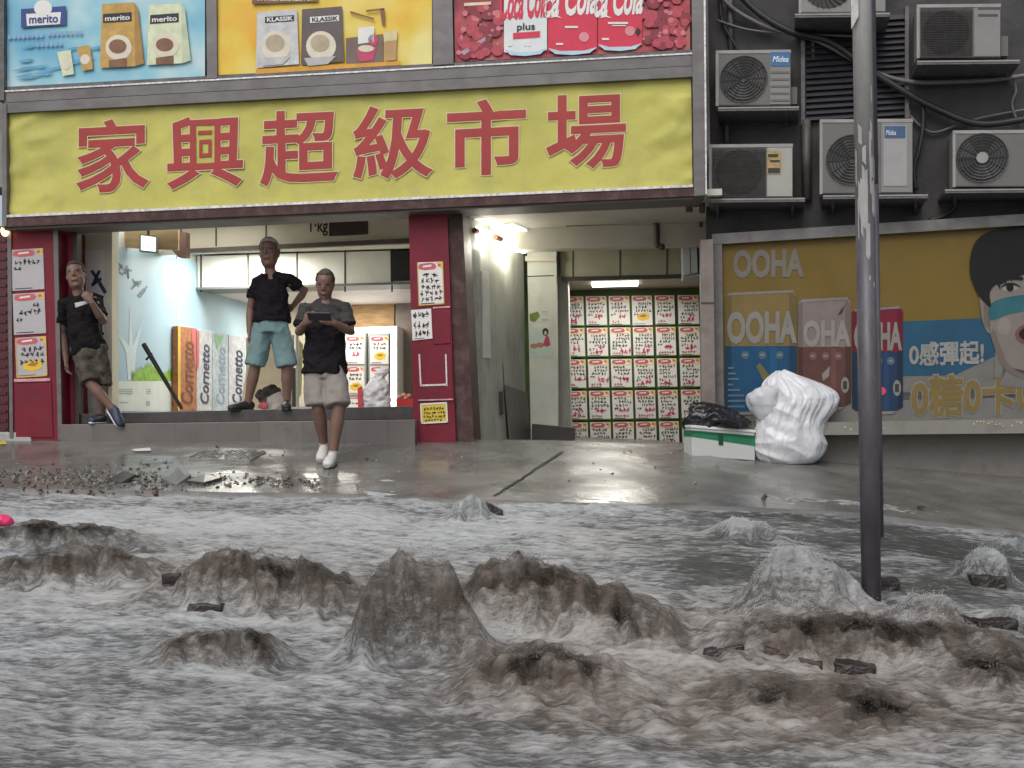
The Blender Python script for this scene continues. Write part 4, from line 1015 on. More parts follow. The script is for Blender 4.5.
# the face, cropped by the frame of the photograph
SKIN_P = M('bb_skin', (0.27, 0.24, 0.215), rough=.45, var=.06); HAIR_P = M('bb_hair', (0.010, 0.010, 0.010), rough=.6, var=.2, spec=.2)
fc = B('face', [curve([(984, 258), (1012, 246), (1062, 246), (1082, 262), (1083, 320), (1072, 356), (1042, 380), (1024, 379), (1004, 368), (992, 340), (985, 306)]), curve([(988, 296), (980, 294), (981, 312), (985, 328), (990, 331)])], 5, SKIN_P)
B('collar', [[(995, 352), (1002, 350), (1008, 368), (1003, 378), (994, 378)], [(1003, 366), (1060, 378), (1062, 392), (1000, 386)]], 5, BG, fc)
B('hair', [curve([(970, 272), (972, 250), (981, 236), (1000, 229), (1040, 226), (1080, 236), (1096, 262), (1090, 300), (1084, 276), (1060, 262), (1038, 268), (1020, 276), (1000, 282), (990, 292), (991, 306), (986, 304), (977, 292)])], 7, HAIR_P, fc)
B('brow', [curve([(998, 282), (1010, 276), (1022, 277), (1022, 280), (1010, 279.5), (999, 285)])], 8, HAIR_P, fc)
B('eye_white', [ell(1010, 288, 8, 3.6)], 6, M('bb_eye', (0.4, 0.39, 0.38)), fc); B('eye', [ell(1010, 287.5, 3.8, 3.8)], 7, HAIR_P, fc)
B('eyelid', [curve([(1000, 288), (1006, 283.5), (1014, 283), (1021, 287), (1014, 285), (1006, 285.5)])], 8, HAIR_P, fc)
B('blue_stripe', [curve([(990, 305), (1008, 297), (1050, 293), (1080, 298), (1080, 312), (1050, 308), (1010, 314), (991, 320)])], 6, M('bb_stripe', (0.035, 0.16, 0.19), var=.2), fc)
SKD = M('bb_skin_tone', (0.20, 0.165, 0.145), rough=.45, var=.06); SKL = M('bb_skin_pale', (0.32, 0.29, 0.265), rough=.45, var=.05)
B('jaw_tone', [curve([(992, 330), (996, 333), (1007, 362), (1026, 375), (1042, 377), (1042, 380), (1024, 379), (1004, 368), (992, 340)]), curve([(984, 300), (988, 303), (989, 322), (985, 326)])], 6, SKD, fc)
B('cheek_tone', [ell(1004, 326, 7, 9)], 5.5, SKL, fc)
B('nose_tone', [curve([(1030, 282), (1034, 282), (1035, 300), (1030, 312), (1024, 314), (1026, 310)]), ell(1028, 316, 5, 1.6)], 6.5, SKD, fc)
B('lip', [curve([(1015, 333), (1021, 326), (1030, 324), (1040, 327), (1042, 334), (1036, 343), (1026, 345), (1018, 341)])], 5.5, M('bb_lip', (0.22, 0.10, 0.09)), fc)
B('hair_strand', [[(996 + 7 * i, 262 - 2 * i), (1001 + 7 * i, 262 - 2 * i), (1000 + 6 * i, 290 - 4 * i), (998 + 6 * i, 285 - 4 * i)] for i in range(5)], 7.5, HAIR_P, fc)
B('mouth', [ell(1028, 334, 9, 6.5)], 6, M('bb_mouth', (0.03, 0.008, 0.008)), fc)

# ------------------------------------------------------------------ rubbish by the billboard
def bag_mesh(rings, base, n=72, amp=0.02, sc=9, seed=0, wr=0.3):
    mb = MB()
    pts = [base + Vector((r[1], r[2] if len(r) > 5 else 0, r[0])) for r in rings]
    vs = []
    for i, r in enumerate(rings):
        for q in range(n):
            a = 2 * PI * q / n
            vs.append(base + Vector((r[1] + r[3] * math.cos(a), r[2] + r[4] * math.sin(a), r[0])))
    fs = []
    for i in range(len(rings) - 1):
        for q in range(n):
            q2 = (q + 1) % n
            fs.append([i * n + q, i * n + q2, (i + 1) * n + q2, (i + 1) * n + q])
    fs.append(list(range(n - 1, -1, -1))); fs.append([(len(rings) - 1) * n + q for q in range(n)])
    return mb.add(vs, fs)
def interp_rings(keys, n):
    ks = np.array(keys); t = ks[:, 0]; out = []
    for z in np.linspace(t[0], t[-1], n):
        out.append([z] + [float(np.interp(z, t, ks[:, j])) for j in range(1, ks.shape[1])])
    a = np.array(out)
    for _ in range(n // 4): a[1:-1] = (a[:-2] + 2 * a[1:-1] + a[2:]) / 4
    return a.tolist()
gb = on_ground(794, 464); S_ = gb.y / F_PX
WBAG = M('white_bag_plastic', (0.58, 0.595, 0.62), rough=.28, var=.08, scale=5, bump=.15, bscale=14, sss=.25, stretch=(1, 1, 1.6))
keys = [(0, -.02, 0, .22, .16), (.025, -.015, 0, .28, .20), (.07, -.01, 0, .325, .225), (.16, -.01, 0, .345, .235), (.27, -.01, 0, .335, .23), (.36, .0, 0, .315, .215), (.42, .015, .0, .315, .205), (.48, .04, .0, .345, .205), (.55, .075, 0, .365, .20), (.62, .09, 0, .355, .185), (.68, .075, 0, .34, .16), (.73, .04, 0, .30, .14), (.775, .0, 0, .24, .11), (.81, -.035, 0, .18, .085), (.84, -.06, 0, .12, .06), (.865, -.075, 0, .05, .03)]
def pleat(c, th, z, zt):
    # slack film: pleats run up to the gathered mouth, taut and nearly smooth round the belly
    a_ = .010 + .027 * min(1, max(0, (z - .30) / .16)); x_, y_ = math.cos(th) * 1.5, math.sin(th) * 1.5
    f = mnoise.noise(V_((x_ * 1.5, y_ * 1.5, z * 1.3))) + .55 * mnoise.noise(V_((x_ * 3.4 + z * 2.2, y_ * 3.4, z * 2.0 + 5))) + .3 * mnoise.noise(V_((x_ * 7, y_ * 7 + z * 5, z * 3.5)))
    g = mnoise.noise(V_((x_ * .8 + z * 5, y_ * .8 - z * 3, z * 5)))
    return a_ * (.55 - abs(f) * 1.5) + .022 * (.4 - abs(g) * 1.7) + .004 * mnoise.noise(V_((x_ * 14, y_ * 14, z * 22)))
V_ = Vector
def film(rings, base, n):
    vs = []
    for r in rings:
        for q in range(n):
            th = 2 * PI * q / n; k_ = pleat(None, th, r[0], 0); e = min(r[3], r[4]) / .2
            vs.append(base + Vector((r[1] + (r[3] + k_ * min(1, e)) * math.cos(th), r[2] + (r[4] + k_ * min(1, e)) * math.sin(th), r[0] + .03 * min(1, max(0, (r[0] - .4) / .1)) * mnoise.noise(V_((math.cos(th) * 1.7, math.sin(th) * 1.7, 3))))))
    fs = [[i * n + q, i * n + (q + 1) % n, (i + 1) * n + (q + 1) % n, (i + 1) * n + q] for i in range(len(rings) - 1) for q in range(n)]
    fs.append(list(range(n - 1, -1, -1))); fs.append([(len(rings) - 1) * n + q for q in range(n)])
    return MB().add(vs, fs)
me = film(interp_rings(keys, 120), gb + Vector((0, .12, 0)), 200).mesh('bag')
tb_ = place(me, 'rubbish_bag', WBAG, None, gb); tag(tb_, 'big white plastic rubbish bag slumped against the billboard', 'bag')
# second gathered lobe of the bag mouth, hanging to the left
keys = [(.42, -.24, 0, .06, .05), (.47, -.25, 0, .13, .09), (.56, -.26, 0, .16, .11), (.64, -.25, 0, .16, .11), (.70, -.22, 0, .12, .09), (.74, -.16, 0, .06, .05)]
me = bag_mesh(interp_rings(keys, 40), gb + Vector((0.0, .06, 0)), n=70).mesh('flap'); crumple(me, .03, 4, True, (1, 1, .6), 9); crumple(me, .012, 9, True, (1, 1, .5), 3)
place(me, 'bag_flap', M('white_bag_film', (0.55, 0.57, 0.60), rough=.35, var=.1, alpha=.82), tb_)

# polystyrene style box with a green band, and the black bag lying on it
p0, p1 = on_ground(692, 456), on_ground(755, 460.5)
bu = (p1 - p0); bl_ = bu.length; bu.normalize(); bn = Vector((bu.y, -bu.x, 0)).normalized(); bv = Vector((0, 0, 1)); bh = .27; bd = .20
BOXP = Plane(p0, bn)
bx = thing('box', 'white box with a green band and a dark green clasp beside the white rubbish bag', 'box', (p0 + p1) / 2)
def obox(name, a0, a1, d0, d1, z0, z1, mat, bev=.004, par=bx):
    mbx = MB().box(p0 + bu * ((a0 + a1) / 2 * bl_) - bn * ((d0 + d1) / 2) + bv * ((z0 + z1) / 2), bu * ((a1 - a0) / 2 * bl_), bn * ((d1 - d0) / 2), bv * ((z1 - z0) / 2))
    return mbx.build(name, mat, par, bevel=bev)
BXW = M('box_white', (0.50, 0.52, 0.50), rough=.5, var=.06, dirt=((.36, .37, .33), .5, 6)); BXG = M('box_green', (0.012, 0.17, 0.075), rough=.45, var=.12)
obox('body', 0, 1, 0, bd, 0, bh * .98, BXW); 
MB().prism([p0 - bu * .002 + bv * (bh * .66) + bn * .003, p0 + bu * (bl_ + .002) + bv * (bh * .50) + bn * .003, p0 + bu * (bl_ + .002) + bv * (bh * .86) + bn * .003, p0 - bu * .002 + bv * (bh * .88) + bn * .003], -bn * bd).build('green_band', BXG, bx)
MB().prism([p0 + bv * (bh * .80) + bn * .006, p0 + bu * bl_ + bv * (bh * .76) + bn * .006, p0 + bu * bl_ + bv * (bh * .86) + bn * .006, p0 + bv * (bh * .88) + bn * .006], -bn * .004).build('band_edge', M('box_dark_green', (0.006, 0.085, 0.045), rough=.45), bx)
obox('rim', -.015, 1.015, -.012, bd + .012, bh * .96, bh * 1.06, M('box_rim', (0.62, 0.64, 0.62), rough=.5), .006)
obox('clasp', .42, .49, -.012, .0, bh * .45, bh * .86, M('box_clasp', (0.006, 0.05, 0.03), rough=.4))
me = bag_mesh(interp_rings([(0, -.02, 0, .30, .14), (.05, -.02, 0, .31, .15), (.10, -.05, 0, .27, .15), (.16, -.09, 0, .20, .12), (.20, -.14, 0, .13, .09), (.225, -.19, 0, .05, .04)], 44), p0 + bu * (bl_ * .5) - bn * .10 + bv * (bh * 1.06), n=90).mesh('bb')
crumple(me, .035, 5, True, (1, 1, 1.4), 2); crumple(me, .012, 14, True, (1, 1, 1), 8)
tag(place(me, 'rubbish_bag', M('black_bag_plastic', (0.010, 0.010, 0.013), rough=.22, var=.2, bump=.3, bscale=30), None, p0 + bu * (bl_ * .5) - bn * .10 + bv * (bh * 1.06)), 'shiny black rubbish bag lying on the white and green box', 'bag')

# ------------------------------------------------------------------ poles
POLE = M('pole_paint', (0.085, 0.080, 0.092), rough=.45, metal=.1, var=.3, scale=10, dirt=((.05, .043, .05), .8, 14), stretch=(1, 1, .3))
POLEL = M('pole_pale_paint', (0.34, 0.335, 0.325), rough=.5, var=.2, scale=7, dirt=((.2, .195, .19), .6, 9), stretch=(1, 1, .25))
def pole(label, bxp, byp, txp, Z, r, name='lamp_post', pale=True):
    a = P(bxp, byp, Z); a = Vector((a.x, a.y, a.z)); t0 = P(txp, -260, Z); d = t0 - a
    o = thing(name, label, 'pole', a)
    cut = (byp - 185) / (byp + 260)
    MB().tube([a - d * .05, a + d * cut], r, 28).build('shaft', POLE, o, smooth=True)
    if pale: MB().tube([a + d * cut, a + d], r * .985, 28).build('upper_shaft', POLEL, o, smooth=True)
    else: MB().tube([a + d * cut, a + d], r * .98, 28).build('upper_shaft', POLE, o, smooth=True)
    return o, a, d
o, a, d = pole('tall grey metal pole with peeling paint standing in the flood', 871.5, 604, 857.5, 6.4, .053)
mb = MB(); dn_ = d.normalized()
for _ in range(30):     # flaked paint
    t = random.choice((random.uniform(.25, .6), random.gauss(.45, .04), random.gauss(.45, .04))); an = random.gauss(-PI / 2, .7); h = random.uniform(.02, .06) * (1 if t < .38 else 4.5); wd = random.uniform(.03, .09) * (1 if t < .38 else 2.2)
    c = a + d * t; ring = []
    q0 = c + Vector((math.cos(an - wd), math.sin(an - wd), 0)) * .0542; q1 = c + Vector((math.cos(an + wd), math.sin(an + wd), 0)) * .0542
    mb.poly([q0 + dn_ * random.uniform(0, .3) * h, q1, q1 + dn_ * h * random.uniform(.7, 1.2), q0 + dn_ * h])
mb.build('flaking_paint', POLEL, o)
c = P(854, 14, 6.4)
MB().prism([P(850.5, -30, 6.36), P(858.5, -30, 6.34), P(858.5, 16, 6.34), P(851.5, 29, 6.36)], Vector((0, .004, 0))).build('label_plate', M('pole_label', (0.45, 0.44, 0.42), rough=.5, var=.25, scale=20), o)
o, a, d = pole('thinner dark post close behind the tall grey pole', 878.5, 536, 866.5, 8.1, .036, 'post', False)
LAMPK = 0.6
# ------------------------------------------------------------------ notices
def bil(q, u, v):
    (ax, ay), (bx_, by_), (cx_, cy_), (dx, dy) = q
    return ((ax * (1 - u) + bx_ * u) * (1 - v) + (dx * (1 - u) + cx_ * u) * v, (ay * (1 - u) + by_ * u) * (1 - v) + (dy * (1 - u) + cy_ * u) * v)
def qpoly(q, pts): return [bil(q, u, v) for u, v in pts]
def scribble(mb, pl, q, u, v, w, h, off, r):
    """one handwritten mark: a handful of short brush strokes in a small cell"""
    for _ in range(r.randint(3, 5)):
        a = r.choice((0, 0, PI / 2, PI / 2, .8, -.8)) + r.uniform(-.15, .15); l = r.uniform(.35, .5)
        cu, cv = u + w * r.uniform(.3, .7), v + h * r.uniform(.25, .75); t = .10
        c, s = math.cos(a), math.sin(a)
        pts = [(cu + w * (c * l * i - s * t * j), cv + h * (s * l * i + c * t * j)) for i, j in ((-1, -1), (1, -.7), (1, .8), (-1, 1))]
        mb.poly(pp(pl, qpoly(q, pts), off))
def notice(pl, q, off, label, rows, seed, group=None, price=None, picture=False, name='poster', paper=None, header=True, th=.004, gold=True, lit=None):
    r = random.Random(seed)
    sh = slab(pl, q, off, off + th).build(name, paper or PAPER); tag(sh, label, 'poster', group)
    f = off + th + .002
    if header:
        printed('red_header', pl, [qpoly(q, [(.04, .10), (.10, .035), (.5, .015), (.68, .04), (.74, .11), (.66, .17), (.3, .185), (.08, .16)])], f, PRED, sh)
        if gold: printed('gold_corner', pl, [qpoly(q, [(.72, .015), (.97, .015), (.97, .18), (.86, .13)])], f, PYEL, sh)
        if len(rows) > 3 and price:
            printed('green_foot', pl, [qpoly(q, [(.0, .968), (1, .968), (1, 1), (0, 1)])], f, M('poster_green', (0.10, 0.24, 0.04), var=.2), sh)
            printed('yellow_band', pl, [qpoly(q, [(.04, .185), (.96, .19), (.96, .215), (.04, .205)])], f, PYEL, sh)
        printed('header_mark', pl, [qpoly(q, [(.22, .08), (.55, .06), (.55, .105), (.22, .12)])], f + .001, PAPER, sh)
        printed('red_dot', pl, [qpoly(q, [(.80, .05), (.90, .05), (.90, .11), (.80, .11)])], f + .001, PRED, sh)
    mb = MB(); n0 = len(mb.f)
    for (v, h, n, u0, u1) in rows:
        if n == 0: continue
        w = (u1 - u0) / n
        for i in range(n): scribble(mb, pl, q, u0 + i * w + r.uniform(-.01, .01), v + r.uniform(-.01, .01), w * .9, h, f, r)
    if mb.f: mb.build('handwriting', INK, sh)
    if price:
        mb = MB()
        for (u, v, w, h, k) in price:
            for i in range(k): scribble(mb, pl, q, u + i * w, v, w * .95, h, f + .001, r)
        mb.build('price', PPINK, sh)
    if picture:
        printed('picture', pl, [qpoly(q, [(.22, .70), (.38, .60), (.70, .58), (.86, .66), (.80, .80), (.50, .86), (.26, .80)])], f, PYEL, sh)
        printed('picture_detail', pl, [qpoly(q, [(.34, .70), (.52, .63), (.74, .66), (.60, .74)])], f + .001, M('food_brown', (0.35, 0.17, 0.03), var=.3), sh)
    printed('foot_line', pl, [qpoly(q, [(.08, .945), (.62, .945), (.62, .965), (.08, .965)])], f, INK, sh)
    return sh
FP = FAC
PGREY = M('poster_paper_shade', (0.42, 0.40, 0.41), rough=.55, var=.08)
PGOLD = M('poster_gold_edge', (0.55, 0.36, 0.12), var=.1)
LPN = 'notices on the red pillars'
notice(FP, [(11, 250), (43, 248), (44.5, 289), (12.5, 291)], .245, 'top notice on the left red pillar, with few words', [(.26, .12, 6, .08, .9), (.42, .10, 2, .08, .32)], 1, LPN, paper=PGREY)
notice(FP, [(12.5, 294), (44.5, 292), (46, 333), (14, 335)], .245, 'middle notice on the left red pillar, words set to the right', [(.24, .10, 2, .6, .85), (.40, .13, 5, .18, .9), (.60, .10, 2, .08, .3)], 2, LPN, paper=PGREY)
s = notice(FP, [(15, 338), (46, 336), (47.5, 376), (16.5, 378)], .245, 'bottom notice on the left red pillar, gold edged with a food picture', [(.24, .12, 4, .2, .9), (.38, .12, 5, .15, .95), (.56, .12, 5, .1, .95)], 3, LPN, picture=True, paper=PGREY)
for e in ([(0, 0), (.04, 0), (.04, 1), (0, 1)], [(.96, 0), (1, 0), (1, 1), (.96, 1)], [(0, .96), (1, .96), (1, 1), (0, 1)]):
    printed('gold_edge', FP, [qpoly([(15, 338), (46, 336), (47.5, 376), (16.5, 378)], e)], .2525, PGOLD, s)
qn = [(417, 262.5), (443, 261.5), (444.5, 304), (418.5, 306)]
s = notice(FP, qn, .185, 'tall white notice with rows of black writing high on the centre pillar', [(.24, .11, 2, .25, .8), (.38, .11, 4, .12, .85), (.52, .11, 4, .12, .9), (.66, .11, 5, .1, .95), (.80, .10, 5, .1, .95)], 4, LPN)
for e in ([(0, 0), (.04, 0), (.04, 1), (0, 1)], [(.96, 0), (1, 0), (1, 1), (.96, 1)], [(0, .97), (1, .97), (1, 1), (0, 1)]): printed('gold_edge', FP, [qpoly(qn, e)], .1925, PGOLD, s)
notice(FP, [(411, 310), (431, 308.5), (432.5, 338.5), (412.5, 340.5)], .185, 'small white notice jutting over the left edge of the centre pillar', [(.10, .2, 4, .1, .92), (.42, .2, 4, .1, .9), (.70, .2, 4, .1, .9)], 5, LPN, header=False)
qn = [(420, 403.5), (447, 402), (448, 422.5), (421, 424)]
s = notice(FP, qn, .185, 'yellow notice low down on the centre pillar', [(.2, .16, 7, .12, .9), (.42, .14, 8, .1, .92), (.6, .14, 8, .1, .92), (.78, .12, 6, .15, .8)], 6, LPN, header=False, paper=M('notice_yellow', (0.62, 0.45, 0.04), rough=.5, var=.08))
for e in ([(0, 0), (.05, 0), (.05, 1), (0, 1)], [(.95, 0), (1, 0), (1, 1), (.95, 1)], [(0, .93), (1, .93), (1, 1), (0, 1)], [(0, 0), (1, 0), (1, .08), (0, .08)]): printed('pale_edge', FP, [qpoly(qn, e)], .1925, PAPER, s)

# poster wall at the back of the right bay
PWALL = FAC.shift(-3.66)
COLX = [(561, 583.5), (585, 606.5), (608, 629.5), (631, 652), (654, 674.5), (677, 698.5)]
ROWY = [(296, 326.5), (327.5, 357.5), (359, 389), (390.5, 420.5), (422, 452)]
RN = ['top', 'second', 'third', 'fourth', 'bottom']; CN = ['first', 'second', 'third', 'fourth', 'fifth', 'sixth']
fm = MB()
for ri, (y0, y1) in enumerate(ROWY):
    for ci, (x0, x1) in enumerate(COLX):
        dx = (ri - 0) * 1.1; dy = -(x0 - 561) * .012
        q = [(x0 + dx + .6, y0 + dy + .6), (x1 + dx - .3, y0 + dy + .4), (x1 + dx + .7, y1 + dy - .6), (x0 + dx + 1.6, y1 + dy - .4)]
        r = random.Random(ri * 10 + ci); pic = (ri, ci) == (0, 3)
        rows = []; v = .22
        for k in range(r.randint(3, 4)):
            n = r.randint(4, 6); u0 = r.choice((.1, .16, .3)); rows.append((v, .105, n, u0, min(.96, u0 + n * .15))); v += .118
        rows.append((v, .1, 2, .08, .34))
        price = None if pic else [(r.uniform(.3, .46), v + .02, .19, r.uniform(.15, .25), r.randint(2, 3))]
        if price: price.append((.12, .83, .13, .09, r.randint(3, 6)))
        if price and r.random() < .5: price.append((.55, .62, .14, .12, 2))
        what = 'a food picture' if pic else r.choice(['crimson price', 'crimson price', 'crimson figures'])
        notice(PWALL, q, .0, 'price poster with %s, %s row and %s column of the poster wall' % (what, RN[ri], CN[ci]), rows, 100 + ri * 10 + ci, 'price posters on the back wall of the right bay', price, pic)
# yellow sign and leaflets past the last column
YS = M('yellow_card', (0.72, 0.62, 0.02), rough=.5, var=.05)
pc = FAC.shift(-1.0)
s = slab(pc, [(703, 288), (712, 288), (712, 318), (704, 318)], -.3, -.28).build('card', YS); tag(s, 'bright yellow card standing at the right end of the poster wall', 'sign')
s = slab(pc, [(703, 324), (712, 323), (712, 352), (704, 352)], -.3, -.28).build('leaflet', M('leaflet_green', (0.40, 0.50, 0.28), var=.2, scale=20)); tag(s, 'pale green leaflet under the yellow card', 'poster')
# posters on the white pier
s = slab(PIER, [(528.5, 310), (549, 309), (549, 322), (529, 323)], .0, .004).build('poster', M('pier_poster_pale', (0.64, 0.66, 0.56), var=.05)); tag(s, 'upper small poster with a green picture on the white pier', 'poster')
printed('green_picture', PIER, [[(529.5, 314), (538, 311.5), (540, 316), (535, 322), (530, 321)]], .006, M('picture_green', (0.16, 0.25, 0.03), var=.3), s)
printed('small_print', PIER, [rect(542, 311, 548, 312.5), rect(543, 314, 548, 315), rect(542, 319, 548, 320.5)], .006, M('grey_print', (.45, .45, .45)), s)
s = slab(PIER, [(529, 328), (550.5, 327), (551, 356), (530, 357)], .0, .004).build('poster', M('pier_poster_mint', (0.55, 0.64, 0.58), var=.08)); tag(s, 'larger poster with a dark haired figure in pink on the white pier', 'poster')
printed('picture', PIER, [ell(534, 346, 4, 2.5), ell(540, 345, 4, 2.5)], .006, M('picture_orange', (0.5, 0.22, 0.12), var=.4, scale=60), s)
printed('figure', PIER, [[(543, 345), (546, 335), (549, 337), (550.5, 345), (547, 347)]], .006, PPINK, s); printed('figure_hair', PIER, [ell(545.5, 332, 3.2, 4)], .007, INK, s)
printed('figure_face', PIER, [ell(545.5, 333, 1.6, 2.2)], .008, M('picture_skin', (0.6, 0.4, 0.3)), s)
# leaning board in the passage
s = slab(PW, [(506, 385), (527, 392), (531, 441), (511, 441)], .03, .05).build('leaning_board', M('grey_board', (0.17, 0.16, 0.145), rough=.6, var=.15)); tag(s, 'grey board leaning against the passage wall', 'board')

# ------------------------------------------------------------------ left room
LW = Plane(I(sL + .004, 1, EYE), FU)
mu = slab(LW, [(112, 245), (196, 262), (238, 269), (268, 274), (268, 412), (112, 412)], .0, .006).build('wall_mural', gradmat('mural_print', (0.27, 0.46, 0.60), (0.38, 0.55, 0.66), (0.55, 0.67, 0.72), .5))
tag(mu, 'pale blue printed wall mural with grass and faint plant shapes', 'mural')
MG = M('mural_grass', (0.22, 0.42, 0.05), rough=.5, var=.35, scale=14)
mb = MB(); r = random.Random(5); pts = [(131, 381)]
x = 131
while x < 186:
    pts.append((x, 368 + 4 * math.sin(x * .2) - r.uniform(0, 4))); pts.append((x + 1, 371 + 3 * math.sin(x * .2))); x += 2
pts += [(187, 376), (186, 381)]; mb.poly(pp(LW, pts, .009)); mb.build('grass_print', MG, mu)
printed('lower_panel', LW, [[(113, 381), (196, 381), (196, 411), (113, 411)]], .008, M('mural_pale', (0.62, 0.68, 0.66), var=.06), mu)
printed('plant_print', LW, [[(128, 380), (126, 352), (116, 330), (129, 346), (130, 306), (133, 346), (143, 318), (136, 352), (134, 380)]], .009, M('mural_plant', (0.58, 0.70, 0.74), var=.05), mu)
mb = MB(); r = random.Random(9); MI_ = M('mural_ink', (0.16, 0.20, 0.30))
for cx_, cy_ in ((119, 268), (127, 272), (136, 283), (142, 292)): scribble(mb, LW, [(cx_ - 5, cy_ - 5), (cx_ + 5, cy_ - 5), (cx_ + 5, cy_ + 6), (cx_ - 5, cy_ + 6)], 0, 0, 1, 1, .009, r)
mb.build('handwriting', MI_, mu)
printed('small_print', LW, [rect(119, 389 + 2 * i, 133, 390 + 2 * i) for i in range(3)] + [rect(146, 389 + 2 * i, 151, 390 + 2 * i) for i in range(3)] + [rect(146, 401, 150, 406), rect(120, 402, 128, 403)], .010, M('mural_print_grey', (0.35, 0.42, 0.45)), mu)
part('panel_seam', LW, [(177, 256), (178, 256), (178, 411), (177, 411)], .006, .010, M('seam_pale', (.5, .55, .58)), mu)
# white strip with brush writing beside the leaning man
FPI = FAC.shift(-.34)
s = slab(FPI, [(80, 250), (104, 250), (104, 408), (80, 408)], .001, .006).build('wall_banner', M('white_banner', (0.66, 0.66, 0.63), var=.05)); tag(s, 'white strip of dark blue brush writing behind the leaning man', 'banner')
mb = MB(); NB = M('brush_blue', (0.03, 0.035, 0.09))
for q in ([(90, 271), (93, 270), (100, 280), (98, 283)], [(98, 270), (101, 271), (95, 284), (92, 283)], [(100, 280), (107, 292), (104, 294), (98, 284)], [(91, 284), (101, 277), (102, 280), (92, 287)],
          [(92, 292), (104, 296), (103, 299), (92, 295)], [(96, 300), (103, 297), (105, 313), (102, 314)], [(94, 304), (97, 303), (98, 320), (95, 320)], [(95, 316), (104, 312), (104, 316), (96, 320)], [(93, 322), (103, 322), (102, 326), (93, 326)],
          [(98, 326), (102, 326), (103, 345), (99, 346)], [(92, 330), (97, 329), (97, 344), (93, 345)], [(92, 334), (104, 332), (104, 335), (92, 337)]): mb.poly(pp(FPI, q, .009))
mb.build('brush_writing', NB, s)
# exit sign on the timber panel
es = thing('exit_sign', 'small white lit exit box sign hanging under the timber panel', 'sign', FAC.at(148, 250, -.8))
EP = FAC.shift(-.8)
part('box', EP, [(139.5, 234), (156.5, 236), (156.5, 253), (139.5, 251.5)], -.06, .0, M('exit_box', (.25, .27, .25)), es)
part('face', EP, [(141, 235.5), (155.5, 237.3), (155.5, 251.5), (141, 250)], .0, .004, M('exit_face', (0.75, 0.95, 0.86), emit=1.2, var=.03), es)
text('lettering', EP, 'EXIT', 143, 244, 154, 248.5, .006, M('exit_green', (0.15, 0.5, 0.33)), es, slope=.1); text('lettering', EP, '出口', 144.5, 238, 152.5, 243, .006, M('exit_green', (0.15, 0.5, 0.33)), es, slope=.1)
part('hanger', EP, [(147, 228), (149, 228), (149, 235), (147, 235)], -.04, -.02, SEAM, es)
# ice cream display boards along the mural wall
ib = thing('display_boards', 'row of tall colourful ice cream wrapper boards along the mural wall', 'display', LW.at(205, 411))
for (x0, x1, y0, y1, m, tm, ts) in ((178, 196.5, 326, 328.5, M('board_orange', (0.34, 0.13, 0.05), var=.4, scale=18), M('board_brownink', (0.16, 0.05, 0.02)), 'Cornetto'), (197, 212, 329, 331, M('board_white', (0.44, 0.46, 0.50), var=.25, scale=14), NB, 'Cornetto'), (213, 228, 332, 334, M('board_pale_blue', (0.36, 0.43, 0.48), var=.25, scale=14), M('board_inkblue', (0.22, 0.28, 0.4)), 'Cornetto'), (229, 245, 335, 337, M('board_white', (0.62, 0.63, 0.66)), NB, 'Cornetto')):
    c = slab(LW, [(x0, y0), (x1, y1), (x1, 410.5), (x0, 411)], .02, .09).build('board', m, ib, bevel=.004)
    letters(MB(), LW, ts, (x0 + 3.5, 404), (x0 + 4.5, y0 + 14), (x1 - 2, y0 + 16), (x1 - 3, 404), .095, .02, None, .2).build('script_lettering', tm, c)
    if x0 == 178: printed('red_flash', LW, [[(191, 329), (196, 328.5), (196, 372), (193, 350)]], .094, PRED, c); printed('edge', LW, [[(178, 326), (180.5, 326.5), (180.5, 410), (178, 411)]], .093, M('board_yellow', (.6, .4, .05)), c)
    if x0 == 213: printed('green_leaf', LW, [[(214, 334), (224, 336), (217, 350)]], .094, M('leaf_print', (0.18, 0.38, 0.2)), c)
    if x0 == 197: printed('red_edge', LW, [[(197, 330), (199.5, 331), (199, 365), (197, 372)]], .094, PRED, c)
# black bar leaning in the doorway
s = MB().tube([FAC.at(143.5, 344, -.25), FAC.at(182, 409, -.12)], (.026, .018), 4, side=(0, 1, 0)).build('bar', BLACK); tag(s, 'black flat bar slanting up in front of the mural', 'bar')
MB().tube([FAC.at(146, 360, -.245), FAC.at(152, 353, -.245)], .012, 6).build('clip', BLACK, s)
# lit display fridge at the back
df = thing('display_fridge', 'white lit display fridge with price posters on its glass, behind the walking man', 'fridge', FAC.at(370, 409, -5.0))
DFP = FAC.shift(-5.0)
part('body', DFP, [(343, 328), (397, 326), (397, 409), (343, 410)], -.5, 0, M('fridge_white', (.72, .73, .73), var=.03), df)
part('light_strip', DFP, [(391, 331), (395, 331), (395, 408), (391, 408)], .0, .03, M('fridge_light', (0.93, 0.97, 1.0), emit=5.0, var=0), df)
part('top_light', DFP, [(345, 329.5), (395, 327.5), (395, 330.5), (345, 332.5)], .0, .03, M('fridge_light', (0.93, 0.97, 1.0)), df)
for x0, x1 in ((345, 366.5), (369, 389)): 
    dd = part('door', DFP, [(x0, 334), (x1, 333), (x1, 408), (x0, 408)], .0, .03, M('fridge_glass', (0.30, 0.32, 0.33), rough=.1, var=.1), df)
    part('frame', DFP, [(x1 - .2, 333), (x1 + 1.3, 333), (x1 + 1.3, 408), (x1 - .2, 408)], .03, .04, INK, dd)
n = 0
